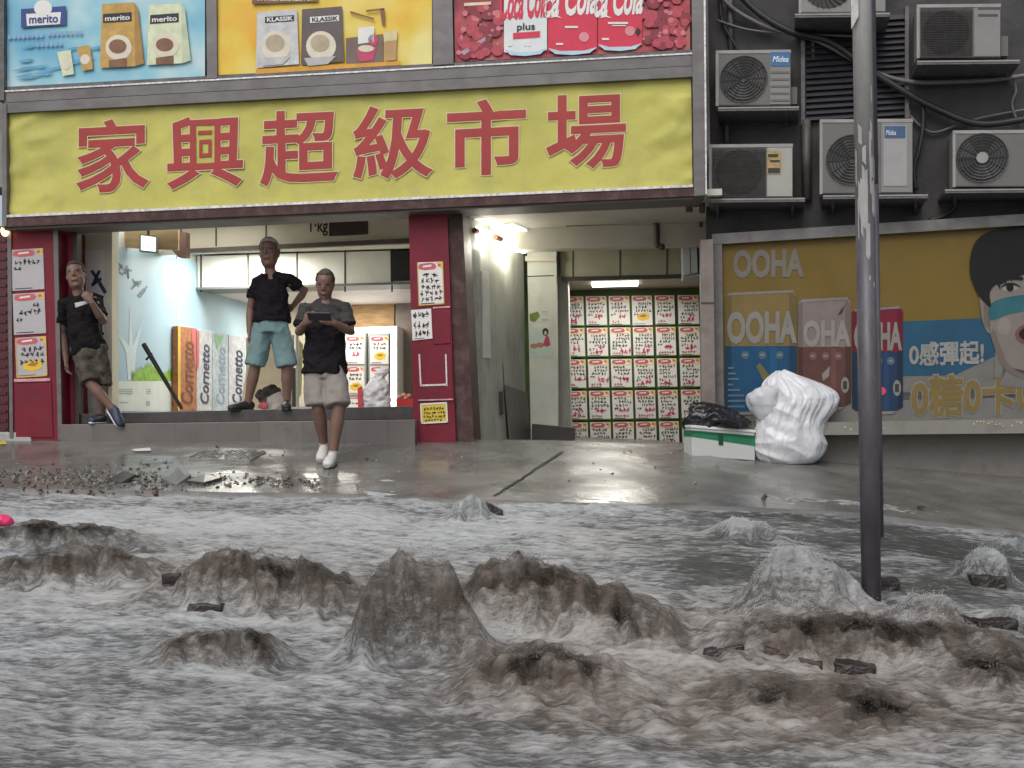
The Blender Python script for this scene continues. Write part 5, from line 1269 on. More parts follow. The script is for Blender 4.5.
for x0, x1 in ((345.5, 364.5), (370, 388.5)):
    for y0, y1 in ((336, 364), (366.5, 394.5), (397, 408)):
        n += 1
        if y1 > 400: rows, pr, pic = [(.5, .2, 4, .1, .9)], None, False
        else: rows, pr, pic = [(.24, .1, 4, .2, .9), (.38, .1, 4, .15, .85)], ([(.35, .55, .2, .2, 2)] if n in (1, 5) else None), n not in (1, 5)
        notice(DFP, [(x0, y0), (x1, y0), (x1, y1), (x0, y1)], .034, 'poster on the %s fridge door, %s of three%s' % ('left' if x0 < 360 else 'right', {336: 'top', 366.5: 'middle', 397: 'lowest'}[y0], ', with a food picture' if pic else ''), rows, 300 + n, 'posters on the display fridge', pr, pic)
# white stand behind the standing man
st = thing('display_stand', 'thin white post on a flat white foot between the two men', 'stand', FAC.at(302, 409, -.6))
pst = FAC.shift(-.6)
MB().tube([pst.at(297.5, 408), pst.at(297, 332)], .017, 10).build('post', WHITEP, st, smooth=True)
part('foot', pst, [(292, 407), (312, 406), (312, 410), (292, 410)], -.2, .05, WHITEP, st)
part('card', pst, [(299, 340), (303, 345), (301, 395), (298.5, 398)], -.01, .0, M('stand_card', (0.60, 0.58, 0.25), var=.15), st)
# cream partition behind the standing man's legs
part('low_partition', FAC.shift(-1.4), [(246, 338), (293, 335), (293, 411), (240, 411), (246, 372)], -.05, .0, M('low_cream', (0.60, 0.52, 0.36), var=.1), b)
part('dark_post', FAC.shift(-.9), [(292, 368), (296, 368), (296, 410), (292, 410)], -.05, .0, SEAM, b)
# bundle, packet, carrier bag, basket
c0 = FAC.at(271, 409, -.35); c0.z = ZF
mb = MB(); mb.tube([c0 + Vector((.02, 0, 0)), c0 + Vector((.02, 0, .10)), c0 + Vector((.0, 0, .21)), c0 + Vector((-.02, 0, .27))], [(.09, .07), (.125, .09), (.105, .08), (.05, .05)], 16, side=(1, 0, 0))
mb.tube([c0 + Vector((-.10, -.02, .24)), c0 + Vector((-.12, -.03, .17)), c0 + Vector((-.09, -.03, .10))], [.025, .04, .02], 10)
me = remesh(mb, .012, 4); crumple(me, .012, 14)
for p in me.polygons: pass
o = place(me, 'bundle', [M('bundle_white', (0.50, 0.47, 0.43), var=.15), M('bundle_dark', (0.03, 0.02, 0.018), var=.2), M('bundle_brown', (0.16, 0.075, 0.04), var=.2)], None, c0)
for p in o.data.polygons:
    c = p.center; p.material_index = 1 if c.z > .155 + .05 * c.x / .1 else (2 if c.x < -.03 else 0)
tag(o, 'dark topped brown and white bundle on the floor between the standing man\'s shoes', 'bundle')
c1 = FAC.at(263, 409.5, -.22)
mb = MB(); mb.ball(c1 + Vector((0, 0, .035)), .055, .03, .035, 12); mb.ball(c1 + Vector((.02, 0, .05)), .03, .025, .03, 10)
me = remesh(mb, .01, 2); crumple(me, .008, 25); tag(place(me, 'packet', M('pink_packet', (0.60, 0.13, 0.17), var=.3, scale=25), None, c1), 'small pink packet by the standing man\'s left shoe', 'packet')
c2 = FAC.at(375.5, 418, -.05); c2.z = FAC.at(375, 411).z; c2 = FAC.at(375.5, 412, -.16)
me = bag_mesh(interp_rings([(-.01, 0, 0, .11, .09), (.02, 0, 0, .145, .10), (.12, 0, 0, .15, .10), (.22, .01, 0, .13, .09), (.29, .03, 0, .10, .07), (.34, .03, 0, .05, .03), (.40, .07, 0, .07, .04), (.44, .10, 0, .04, .02)], 50), c2, n=70).mesh('cb')
crumple(me, .022, 7, True, (1, 1, 1.5), 3); crumple(me, .008, 18)
cb = place(me, 'carrier_bag', M('carrier_plastic', (0.60, 0.60, 0.60), rough=.4, var=.08, alpha=.9), None, c2); tag(cb, 'white plastic carrier bag on the shop step right of the walking man', 'bag')
s = slab(FAC.shift(-.06), [(357.5, 388), (362, 386), (362.5, 409), (358, 410)], -.02, .0).build('packet', M('red_packet', (.5, .05, .06), var=.3, scale=30)); tag(s, 'slim red packet pushed against the white carrier bag', 'packet')
bk = thing('basket', 'small red basket at the foot of the centre pillar inside the shop', 'basket', FAC.at(404, 408, -.5))
bp = FAC.shift(-.5)
part('tub', bp, [(396, 399), (416, 398), (415, 409), (397, 409.5)], -.2, 0, M('basket_red', (0.45, 0.03, 0.03), var=.15), bk)
mb = MB()
for x, y in ((400, 397), (404, 395), (409, 396), (406, 398)): mb.ball(bp.at(x, y, -.08), .03, .03, .025, 8)
mb.build('contents', M('basket_goods', (0.55, 0.30, 0.22), var=.4, scale=30), bk, smooth=True)

# ------------------------------------------------------------------ lamps
def lamp_area(name, loc, sx, sy, watts, col=(1, .96, .86), rot=(0, 0, 0)):
    l = bpy.data.lights.new(name, 'AREA'); l.shape = 'RECTANGLE'; l.size = sx; l.size_y = sy; l.energy = watts; l.color = col
    o = bpy.data.objects.new(name, l); COL.objects.link(o); o.location = loc; o.rotation_euler = rot; return o
s = thing('ceiling_light', 'flat fluorescent panel on the ceiling in front of the white duct', 'lamp', FAC.at(241, 246, -2.3))
pl = FAC.shift(-2.3); zc = FAC.at(241, 246, -2.3).z
ibox(s_of(222, 2.3), s_of(262, 2.3), 2.05, 2.75, zc, zc + .05).build('diffuser', LAMP, s)
ibox(s_of(222, 2.3) - .02, s_of(262, 2.3) + .02, 2.03, 2.77, zc + .051, zc + .09).build('housing', WHITEP, s)
lamp_area('shop_light', I((s_of(222, 2.3) + s_of(262, 2.3)) / 2, 2.4, zc - .02), .9, .6, 50 * LAMPK)
lamp_area('shop_light', I(s_of(330, 4.6), 4.6, ZD0 - .06), 1.6, .8, 55 * LAMPK)
lamp_area('shop_light', I(s_of(180, 1.0), 1.0, ZC - .06), 1.6, .5, 14 * LAMPK)
s = thing('ceiling_light', 'flat fluorescent strip under the ceiling over the poster wall', 'lamp', FAC.at(616, 284, -3.0))
z3 = FAC.at(616, 284.5, -2.9).z
ibox(s_of(594, 3.0), s_of(640, 3.0), 2.75, 3.15, z3, z3 + .02).build('diffuser', LAMP, s); ibox(s_of(594, 3.0), s_of(640, 3.0), 2.75, 3.15, z3 + .021, ZR - .002).build('housing', WHITEP, s)
lamp_area('bay_light', I(s_of(617, 2.9), 2.75, z3 - .02), .9, .3, 26 * LAMPK)
for (xa, ya, xb, yb, Z0, Z1, lab) in ((478, 232, 488, 237, 11.9, 12.2, 'nearer glowing tube lamp high in the passage, beside the centre pillar'), (503, 240, 524, 248, 12.3, 12.9, 'farther glowing tube lamp high in the passage, over the white pier')):
    a_, b_ = P(xa, ya, Z0), P(xb, yb, Z1); s = thing('tube_lamp', lab, 'lamp', (a_ + b_) / 2, 'tube lamps in the passage')
    MB().tube([a_ - (b_ - a_) * .1, a_, b_, b_ + (b_ - a_) * .08], [.02, .062, .062, .03], 16).build('glass_tube', LAMP, s, smooth=True)
    MB().tube([a_ - (b_ - a_) * .35, a_ - (b_ - a_) * .1], .03, 10).build('socket', M('lamp_socket', (.3, .12, .06)), s)
    dd = (b_ - a_).normalized(); sd_ = Vector((dd.y, -dd.x, 0)).normalized()
    c = (a_ + b_) / 2 + Vector((0, 0, .14))
    MB().box(c, (b_ - a_) * .62, sd_ * .16, Vector((0, 0, .012))).build('reflector', M('reflector_lit', (.8, .8, .75), emit=.8, var=.02), s)  # lamplight on the reflector is put in as its own faint glow
    MB().tube([c, c + Vector((0, 0, .25))], .012, 6).build('hanger', SEAM, s)
    l = bpy.data.lights.new('tube_light', 'POINT'); l.energy = 9 * LAMPK; l.shadow_soft_size = .08; l.color = (1, .95, .82)
    lo = bpy.data.objects.new('tube_light', l); COL.objects.link(lo); lo.location = (a_ + b_) / 2 + Vector((.0, -.0, -.12))
# outdoor unit hung in the bay
s = thing('air_conditioner', 'white air conditioner hung under the ceiling at the right end of the shop bay', 'air conditioner', FAC.at(695, 280, -1.6))
pq = FAC.shift(-1.6)
part('casing', pq, [(682, 241), (697, 239), (698, 273), (683, 276)], -.3, 0, M('bay_ac_white', (.62, .66, .68), var=.05), s, bevel=.01)
part('fan_opening', pq, [(698, 239), (708, 238.5), (708, 270), (699, 271)], -.3, -.02, ACF, s)
part('seam', pq, [(689.5, 240), (690.2, 240), (691, 274), (690.3, 274)], 0, .003, SEAM, s); part('bracket', pq, [(683, 276), (706, 273), (706, 276), (683, 279)], -.3, 0.02, M('bracket_pale', (.4, .4, .36)), s)
# small wall lamp on the far left pillar
s = thing('wall_lamp', 'small warm lamp at the top left corner of the left red pillar', 'lamp', FAC.at(5, 236, .26))
MB().ball(FAC.at(5, 231, .3), .04, .04, .055, 14).build('globe', M('warm_glow', (1.0, 0.62, 0.28), emit=2.5, var=0), s, smooth=True); part('bracket', FAC, [(2, 225), (8, 225), (8, 228), (2, 228)], .2, .34, SEAM, s)

# neighbouring shutter at the left edge
nb = thing('neighbour_shutter', 'dark red shutter of the next shop at the left edge', 'shutter', FAC.at(-60, 437, -.2))
ns = FAC.shift(-.2)
part('curtain', ns, [(-300, 226), (8, 226), (8, 446), (-300, 446)], -.05, .0, M('dark_red_shutter', (0.08, 0.008, 0.016), rough=.45, var=.3), nb)
mb = MB()
for i in range(24): slab(ns, rect(-300, 230 + i * 9, 6, 233 + i * 9), .0, .012, mb)
mb.build('rib', M('dark_red_rib', (0.06, 0.007, 0.014), rough=.4), nb)

# ------------------------------------------------------------------ litter on the pavement
GR = M('cover_iron', (0.018, 0.019, 0.018), rough=.8, spec=.1, var=.4, scale=30); GRH = M('cover_hole', (.02, .02, .02))
gq = [(205, 452), (266, 453), (250, 461.5), (187, 460)]
gpts = [on_ground(*c) for c in gq]
dg_ = MB().prism([p + Vector((0, 0, .016)) for p in gpts[::-1]], Vector((0, 0, -.05))).build('drain_cover', M('cover_concrete', (.22, .22, .21), rough=.35, var=.3, scale=20)); tag(dg_, 'square patterned drain cover set in the wet pavement', 'drain cover')
mb = MB()
def gl(u, v): 
    p = gpts[0].lerp(gpts[1], u).lerp(gpts[3].lerp(gpts[2], u), v); return p + Vector((0, 0, .022))
r = random.Random(4)
for i in range(14):
    for j in range(9):
        if r.random() < .12: continue
        u, v = (i + .5) / 14, (j + .5) / 9; du, dv = r.uniform(.018, .03), r.uniform(.028, .048)
        mb.poly([gl(u - du, v - dv), gl(u + du, v - dv), gl(u + du, v + dv), gl(u - du, v + dv)])
mb.build('pattern', GR, dg_)
# washed up rubble
def chip(mb, c, s, r):
    ax = Vector((r.gauss(0, 1), r.gauss(0, 1), r.gauss(0, .5))).normalized(); R = Matrix.Rotation(r.uniform(0, 6), 3, ax)
    d = [Vector((r.uniform(.5, 1) * s, 0, 0)), Vector((0, r.uniform(.4, .9) * s, 0)), Vector((0, 0, r.uniform(.15, .5) * s))]
    d = [R @ q for q in d]; vs = []
    for k in (-1, 1):
        for a_, b_ in ((-1, -1), (1, -1), (1, 1), (-1, 1)): vs.append(c + (d[0] * a_ + d[1] * b_ + d[2] * k) * r.uniform(.6, 1.0))
    mb.add(vs, [[0, 3, 2, 1], [4, 5, 6, 7], [0, 1, 5, 4], [1, 2, 6, 5], [2, 3, 7, 6], [3, 0, 4, 7]])
mb = MB(); r = random.Random(21)
for i in range(1900):
    px = r.uniform(-60, 320) if r.random() < .35 else min(r.gauss(110, 90), 320); mid = 480 - max(0, (60 - px)) * .03 + max(0, px - 190) * .02
    py = r.gauss(mid, 6.5 if px < 190 else 3.0); py = min(max(py, 455), 494)
    p = on_ground(px, py); s_ = .005 + .022 * r.random() ** 3
    mb.mat(r.choice((0, 0, 1, 1, 1, 0, 2, 3))); chip(mb, p + Vector((0, 0, s_ * .1)), s_, r)
for i in range(60):
    px = r.uniform(60, 700); py = r.uniform(447, 490); p = on_ground(px, py); s_ = r.uniform(.008, .02); mb.mat(r.choice((0, 1, 3))); chip(mb, p + Vector((0, 0, .004)), s_, r)
rb = mb.build('rubble', [M('rubble_grey', (.16, .155, .145), rough=.6, var=.3), M('rubble_dark', (.055, .05, .045), rough=.5, var=.3), M('rubble_brick', (.16, .085, .06), rough=.6, var=.3), M('rubble_pale', (.22, .21, .19), rough=.6, var=.2)])
tag(rb, 'band of washed up stones and broken tile on the pavement', 'rubble', kind='stuff')
def piece(name, label, cat, pts, th, mat, group=None):
    ps = [on_ground(x, y) + Vector((0, 0, h)) for x, y, h in pts]
    n = (ps[1] - ps[0]).cross(ps[2] - ps[0]).normalized()
    if n.z < 0: ps = ps[::-1]; n = -n
    o = MB().prism(ps, -n * th).build(name, mat, bevel=.004); return tag(o, label, cat, group)
SLAB = M('broken_slab', (.17, .18, .17), rough=.4, var=.2, dirt=((.09, .09, .08), .6, 12))
piece('broken_tile', 'greenish grey broken tile tipped up on its corner in the rubble', 'tile', [(160, 480, .02), (176, 485, .0), (191, 481, .05), (177, 479, .17)], .03, SLAB)
piece('broken_tile', 'flat dark tile lying right of the tipped tile in the rubble', 'tile', [(186, 484, .03), (205, 480, .05), (222, 481, .03), (204, 486, .03)], .03, M('dark_slab', (.06, .062, .06), rough=.35, var=.3))
piece('broken_tile', 'blackened tile at the left of the tipped tile in the rubble', 'tile', [(108, 482, .03), (124, 478, .06), (136, 480, .05), (121, 485, .02)], .03, M('dark_slab', (.06, .062, .06)))
a_, c_ = on_ground(-20, 441), on_ground(31, 441)
s = MB().prism([a_ + Vector((0, 0, .09)), c_ + Vector((0, 0, .085)), c_ + Vector((.02, .22, .085)), a_ + Vector((0, .22, .09))], Vector((0, 0, -.14))).build('kerb_stone', M('pale_kerb', (.33, .34, .32), rough=.5, var=.2), bevel=.012); tag(s, 'low pale concrete slab at the foot of the left pillar', 'slab')
piece('yellow_scrap', 'small yellow scrap on the ground at the left edge', 'litter', [(-3, 444, .02), (5, 443, .03), (7, 445.5, .02), (-1, 446, .02)], .008, M('scrap_yellow', (.5, .38, .03)))
piece('white_scrap', 'flat white scrap lying on the pavement left of the drain cover', 'litter', [(131, 451.5, .022), (150, 450.5, .03), (151, 452.5, .022), (135, 453, .022)], .006, M('scrap_white', (.5, .5, .48)))
for px, py, w_, lab in ((764, 500, 3.0, 'dark lump on the pavement near its edge, below the white rubbish bag'), (921, 510, 4.5, 'longish dark chip on the block paving right of the pole')):
    p = on_ground(px, py); mb = MB(); chip(mb, p + Vector((0, 0, .02)), .035, random.Random(px)); tag(mb.build('stone', M('rubble_dark', (.055, .05, .045))), lab, 'stone')
# flattened crumpled pink lump at the water surface
p = on_ground(6, 526); p.z = water_top(p.x, p.y) + .02
mb = MB(); mb.ball(p + Vector((-.05, 0, .02)), .085, .06, .028, 20); mb.ball(p + Vector((.0, 0, .0)), .05, .05, .018, 16)
me = remesh(mb, .012, 2); crumple(me, .02, 10); tag(place(me, 'pink_lump', M('hot_pink', (.75, .04, .16), rough=.35, var=.2), None, p), 'flattened bright pink lump on the flood at the left edge', 'bag')
# bricks and kerb pieces breaking the stream
BRK = M('wet_brick', (.022, .017, .015), rough=.3, var=.4, scale=14, bump=.5, bscale=60); BRR = M('wet_red_brick', (.045, .026, .02), rough=.35, var=.4, scale=14, bump=.5, bscale=60)
BG_ = 'dark bricks breaking the stream'
for (x0, y0, x1, y1, h, dp, mat, lab) in (
    (874, 589, 900, 588, .055, .10, BRK, 'dark brick in the water just right of the pole foot'),
    (972, 584, 1006, 588, .055, .11, BRK, 'dark plank under the white splash at the right edge'),
    (979, 634, 1018, 636, .055, .10, BRK, 'flat dark brick beside the splash low on the right edge'),
    (958, 632, 976, 634, .04, .10, BRK, 'small dark brick between the flat brick and the nearer splash'),
    (704, 660, 744, 662, .035, .12, BRK, 'dark slab left of the reddish slab in the stream below the big splash'),
    (764, 662, 822, 670, .03, .14, BRR, 'long reddish slab in the stream below the big splash'),
    (834, 672, 876, 678, .05, .11, BRK, 'dark blocky brick at the right end of the reddish slab'),
    (996, 686, 1040, 692, .06, .12, BRK, 'dark slab low in the stream at the right edge'),
    (187, 612, 222, 613, .04, .16, BRK, 'black block under the brown wave on the left'),
    (161, 600, 180, 601, .09, .12, BRK, 'black upright stone left of the black block under the brown wave'),
    (487, 516, 503, 516, .045, .08, BRK, 'small dark brick beside the little splash at the kerb')):
    a_, c_ = on_ground(x0, y0), on_ground(x1, y1)
    za_ = water_top(a_.x, a_.y) if y0 > 600 and x0 > 600 else a_.z
    for p in (a_, c_): p.z = max(p.z, min(water_top(p.x, p.y), p.z + .06))
    t = (c_ - a_).normalized(); nn = Vector((t.y, -t.x, 0)).normalized(); nn = nn if nn.y < 0 else -nn
    mb = MB().prism([a_ + nn * .02 + Vector((0, 0, -.12)), c_ + nn * .02 + Vector((0, 0, -.12)), c_ + nn * .0 + Vector((0, 0, h)), a_ + Vector((0, 0, h * .92))], -nn * dp)
    o = mb.build('brick', mat, bevel=.008); tag(o, lab, 'brick', BG_)
    sub = o.modifiers.new('sub', 'SUBSURF'); sub.subdivision_type = 'SIMPLE'; sub.levels = sub.render_levels = 3
    tx = bpy.data.textures.new('rough', 'CLOUDS'); tx.noise_scale = .06; dm = o.modifiers.new('wear', 'DISPLACE'); dm.texture = tx; dm.strength = .025; dm.texture_coords = 'GLOBAL'
# ------------------------------------------------------------------ people
SKIN = M('skin', (0.175, 0.10, 0.074), rough=.55, var=.08, sss=.05); LIPS = M('lips', (.20, .075, .065), rough=.5); EYEM = M('eye_dark', (.02, .015, .012), rough=.3); EYEW = M('eye_white_p', (.55, .52, .5), rough=.3)
def head_parts(mb, top, chin, fwd_, side):
    upv = (top - chin); H = upv.length; upv.normalize()
    fw = (fwd_ - upv * fwd_.dot(upv)).normalized(); sd = side - upv * side.dot(upv); sd = (sd - fw * sd.dot(fw)).normalized()
    c = lambda u, f, s=0: chin + upv * (u * H) + fw * (f * H) + sd * (s * H)
    mb.tube([c(.0, .10), c(.06, .09), c(.18, .05), (c(.34, .0)), c(.52, -.04), c(.70, -.06), c(.85, -.07), c(.95, -.07), c(1.0, -.07)],
            [(.10 * H, .09 * H), (.175 * H, .17 * H), (.235 * H, .27 * H), (.265 * H, .35 * H), (.28 * H, .40 * H), (.285 * H, .42 * H), (.24 * H, .35 * H), (.15 * H, .22 * H), (.05 * H, .08 * H)], 20, side=sd)
    mb.tube([c(.60, .33), c(.50, .37), c(.42, .395), c(.385, .35)], [.026 * H, .032 * H, .042 * H, .04 * H], 8)           # nose
    mb.tube([c(.63, .28, -.18), c(.645, .325, -.09), c(.63, .325, 0), c(.645, .325, .09), c(.63, .28, .18)], .026 * H, 8)     # brow
    mb.tube([c(.245, .31, -.09), c(.25, .335, 0), c(.245, .31, .09)], .026 * H, 8)                                           # mouth
    mb.ball(c(.10, .22), .09 * H, .07 * H, .07 * H, 10)
    for s in (-1, 1):
        mb.tube([c(.38, -.02, s * .27), c(.47, -.06, s * .295), c(.57, -.06, s * .295)], [.025 * H, .04 * H, .035 * H], 8)
        mb.ball(c(.36, .20, s * .15), .08 * H, .08 * H, .08 * H, 10)
    return c, H, fw, sd, upv

def hand(mb, wr, direction, palm_n, thumb_side, L, curl, spread=1.0):
    """palm with four unequal fingers that curl toward palm_n, and a thumb leaving the side near the base"""
    d = direction.normalized(); n = (palm_n - d * palm_n.dot(d)).normalized(); t = d.cross(n)
    if t.dot(thumb_side) < 0: t = -t
    pl = L * .52
    mb.tube([wr, wr + d * pl * .4, wr + d * pl], [(L * .16, L * .11), (L * .23, L * .10), (L * .23, L * .085)], 12, side=t)
    for k, (o, fl) in enumerate(((.165, .42), (.055, .48), (-.055, .45), (-.16, .36))):
        b0 = wr + d * pl * .93 + t * (o * L); a = curl; pts = [b0 - d * L * .1, b0]
        dirv = d.copy()
        for sg in (.45, .32, .23):
            an = a * (1.0 if sg == .45 else 1.15)
            dirv = (dirv * math.cos(an) + (n * dirv.dot(d) - d * dirv.dot(n)) * math.sin(an)).normalized() if True else dirv
            b0 = b0 + dirv * (fl * L * sg); pts.append(b0)
        mb.tube(pts, [L * .045, L * .05, L * .046, L * .042, L * .034], 8)
    tb0 = wr + d * pl * .25 + t * L * .16
    mb.tube([tb0 - t * L * .08, tb0, tb0 + (t * .7 + d * .7 + n * .3).normalized() * L * .22, tb0 + (t * .45 + d * .85 + n * .5).normalized() * L * .40], [L * .06, L * .065, L * .055, L * .04], 8)

def person(label, base, j, fwd_, mats, opt):
    """j: joints in world space. One remeshed body; clothes, hair and shoes are its children."""
    k = opt.get('k', 1.0)
    t = thing('person', label, 'person', base)
    side = (j['shR'] - j['shL']).normalized(); hs = (j['hpR'] - j['hpL']).normalized()
    hipc = (j['hpL'] + j['hpR']) / 2; shc = (j['shL'] + j['shR']) / 2; upv = (shc - hipc).normalized()
    fat = opt.get('fat', 1.0)
    mb = MB()
    c, H, fw, sd, hup = head_parts(mb, j['top'], j['chin'], fwd_, side)
    nb = shc + upv * .035 * k
    mb.tube([shc - upv * .03, nb + upv * .01, c(.02, -.08), c(.25, -.10)], [(.09 * k, .075 * k), (.066 * k, .066 * k), (.056 * k, .058 * k), (.055 * k, .06 * k)], 14, side=side)
    W = (j['shR'] - j['shL']).length / 2
    torso = [(hipc - upv * .06, (.13 * k, .10 * k)), (hipc + upv * .02, (.165 * k, .12 * k * fat)), (hipc.lerp(shc, .35), (.15 * k * fat, .115 * k * fat)), (hipc.lerp(shc, .70), (W * .78, .105 * k)), (hipc.lerp(shc, .93), (W * .76, .075 * k)), (shc + upv * .02, (W * .38, .055 * k))]
    mb.tube([p for p, _ in torso], [r for _, r in torso], 20, side=side)
    for s in 'LR':
        sh, el, wr, hp, kn, an, toe = (j[q + s] for q in ('sh', 'el', 'wr', 'hp', 'kn', 'an', 'toe'))
        mb.ball(sh, .048 * k); mb.tube([sh, sh.lerp(el, .4), el, el.lerp(wr, .3), wr], [.048 * k, .047 * k, .040 * k, .043 * k, .028 * k], 12)
        hd = j['hand' + s]
        hand(mb, wr, hd[0], hd[1], hd[2], .185 * k, hd[3])
        mb.tube([hp + upv * .02, hp.lerp(kn, .35), hp.lerp(kn, .8), kn, kn.lerp(an, .3), kn.lerp(an, .75), an], [.092 * k, .085 * k, .062 * k, .058 * k, .060 * k, .042 * k, .038 * k], 14)
        mb.tube([an + Vector((0, 0, .03)), an - Vector((0, 0, .03)), toe.lerp(an, .5) - Vector((0, 0, .01))], [.036 * k, .036 * k, .033 * k], 10)
    me = remesh(mb, .0075, 3)
    o = place(me, 'body', [SKIN, mats['hairm'], LIPS, EYEM, EYEW], t)
    # lips and eyes are skin patches of the same body
    B0 = BASE[t]
    for p in o.data.polygons:
        q = p.center + B0; v = q - j['chin']; u_, f_, s_ = v.dot(hup) / H, v.dot(fw) / H, v.dot(sd) / H
        if 0 < u_ < 1.05:
            if f_ > .26 and abs(u_ - .245) < .026 and abs(s_) < .12: p.material_index = 2
            elif f_ > .2 and abs(u_ - .555) < .022 and .07 < abs(s_) < .20: p.material_index = 3 if abs(abs(s_) - .135) < .05 else p.material_index
    # hair: the scalp lifted off the skull
    hm = MB(); src = o.data; idx = {}
    def hairy(u_, f_, s_): return u_ > opt.get('hl', .80) and f_ < .40 or (u_ > .42 and f_ < -.12 - .0 * u_) or (u_ > .60 and f_ < .10 and abs(s_) > .225)
    for p in src.polygons:
        q = p.center + B0; v = q - j['chin']; u_, f_, s_ = v.dot(hup) / H, v.dot(fw) / H, v.dot(sd) / H
        if u_ < 1.1 and abs(s_) < .40 and abs(f_) < .6 and hairy(u_, f_, s_) and not (abs(s_) > .292 and u_ < .64 and f_ > -.15):
            f = []
            for vi in p.vertices:
                if vi not in idx:
                    vv = src.vertices[vi]; pos = vv.co + B0
                    idx[vi] = len(hm.v); hm.v.append(pos + vv.normal * (.010 + .006 * mnoise.noise(pos * 60)))
                f.append(idx[vi])
            hm.f.append(f); hm.m.append(0)
    if hm.f: hm.build('hair', mats['hairm'], t, smooth=True)
    # shirt
    mb = MB(); ez = opt.get('ease', .02)
    hem = opt.get('hem', .02)
    top_ = [(hipc - upv * hem, (.190 * k * fat, .150 * k * fat)), (hipc + upv * .06, (.184 * k * fat, .146 * k * fat)), (hipc.lerp(shc, .4), (.168 * k * fat, .138 * k * fat)), (hipc.lerp(shc, .72), (W * .90 + ez * .5, .128 * k + ez * .4)), (hipc.lerp(shc, .93), (W * .90, .096 * k)), (shc + upv * .03, (W * .50, .076 * k)), (shc + upv * .055, (.078 * k, .074 * k))]
    mb.tube([p for p, _ in top_], [r for _, r in top_], 24, side=side)
    for s in 'LR':
        sh, el = j['sh' + s], j['el' + s]; sl = opt.get('sleeve', .72)
        mb.tube([shc + upv * .045 * k, (shc + upv * .03 * k).lerp(sh, .6), sh, sh.lerp(el, sl * .5), sh.lerp(el, sl)], [.06 * k, .062 * k, .064 * k, .062 * k, .066 * k], 14)
    me = remesh(mb, .010, 4); crumple(me, .022, 6, True, (1, 1, .8), opt.get('seed', 0)); crumple(me, .008, 14, True, (1, 1, 1.4), 3)
    so_ = place(me, 'shirt', mats['shirt'], t)
    if mats.get('yoke'):
        so_.data.materials.append(mats['yoke'])
        for p in so_.data.polygons:
            if (p.center + B0 - shc).dot(upv) > -.11 + .02 * mnoise.noise(p.center * 9): p.material_index = 1
    if opt.get('collar'):
        mb = MB(); cc = shc + upv * .045
        ring = [cc + side * (.082 * k * math.cos(a)) + fw * (.078 * k * math.sin(a)) + upv * (.018 - .03 * max(0, math.sin(a))) for a in [PI * .62 + (2 * PI - PI * .24) * i / 24 for i in range(25)]]
        mb.tube(ring, [(.022, .008)] * 25, 8, side=upv); mb.build('collar', mats['shirt'], so_, smooth=True)
    if opt.get('print'):
        pv = [Vector(p) for p in opt['print']]
        MB().prism(pv, Vector((0, .03, 0))).build('print', mats['print'], so_)
    # shorts
    mb = MB(); sw = opt.get('leg', 1.0)
    mb.tube([hipc + upv * .09, hipc, hipc - upv * .09], [(.148 * k * fat, .108 * k * fat), (.172 * k * fat, .132 * k * fat), (.176 * k, .138 * k)], 20, side=hs)
    for s in 'LR':
        hp, kn = j['hp' + s], j['kn' + s]; e = opt.get('shorts', .92)
        kk = kn if e <= 1 else kn + (kn - hp) * (e - 1)
        ee = min(e, 1.0)
        mb.tube([hp + upv * .03, hp.lerp(kk, ee * .5), hp.lerp(kk, ee)], [.100 * k, .100 * k * sw, .104 * k * sw], 16)
    me = remesh(mb, .011, 4); crumple(me, .018, 6, True, (1, 1, .5), opt.get('seed', 0) + 5); crumple(me, .005, 16, False)
    place(me, 'shorts', mats['shorts'], t)
    # shoes
    for s in 'LR':
        an, toe = j['an' + s], j['toe' + s]; f_ = (toe - an).normalized()
        un = Vector((0, 0, 1)) - f_ * f_.z; un.normalize(); sdv = f_.cross(un).normalized()
        sole_z = -.062 * k
        heel = an - f_ * .06 * k + un * sole_z
        FL = opt.get('foot', .27) * k
        if opt.get('footlen' + s): FL = opt['footlen' + s]
        pt = lambda a, h: heel + f_ * (a * FL) + un * h
        mb = MB().tube([pt(-.02, .035), pt(.05, .045), pt(.25, .055), pt(.5, .045), pt(.75, .036), pt(.93, .028), pt(1.0, .022)], [(.028, .036), (.040, .052), (.043, .060), (.048, .050), (.052, .042), (.044, .034), (.024, .020)], 14, side=sdv)
        mb.tube([pt(.12, .06), an + un * .02], [(.04, .045), (.042, .042)], 14)
        me = remesh(mb, .008, 3); sh_ = place(me, 'shoe', mats['shoe'], t)
        mb = MB().tube([pt(-.03, .006), pt(.1, .006), pt(.5, .006), pt(.8, .006), pt(1.0, .010)], [(.025, .011), (.038, .013), (.044, .012), (.05, .012), (.022, .010)], 14, side=sdv)
        mb.build('sole', mats['sole'], sh_, smooth=True)
        if opt.get('socks'):
            MB().tube([an + Vector((0, 0, -.02)), an + (j['kn' + s] - an).normalized() * opt['socks']], .043 * k, 14).build('sock', mats['sole'], t, smooth=True)
    return t, c, H

V = Vector
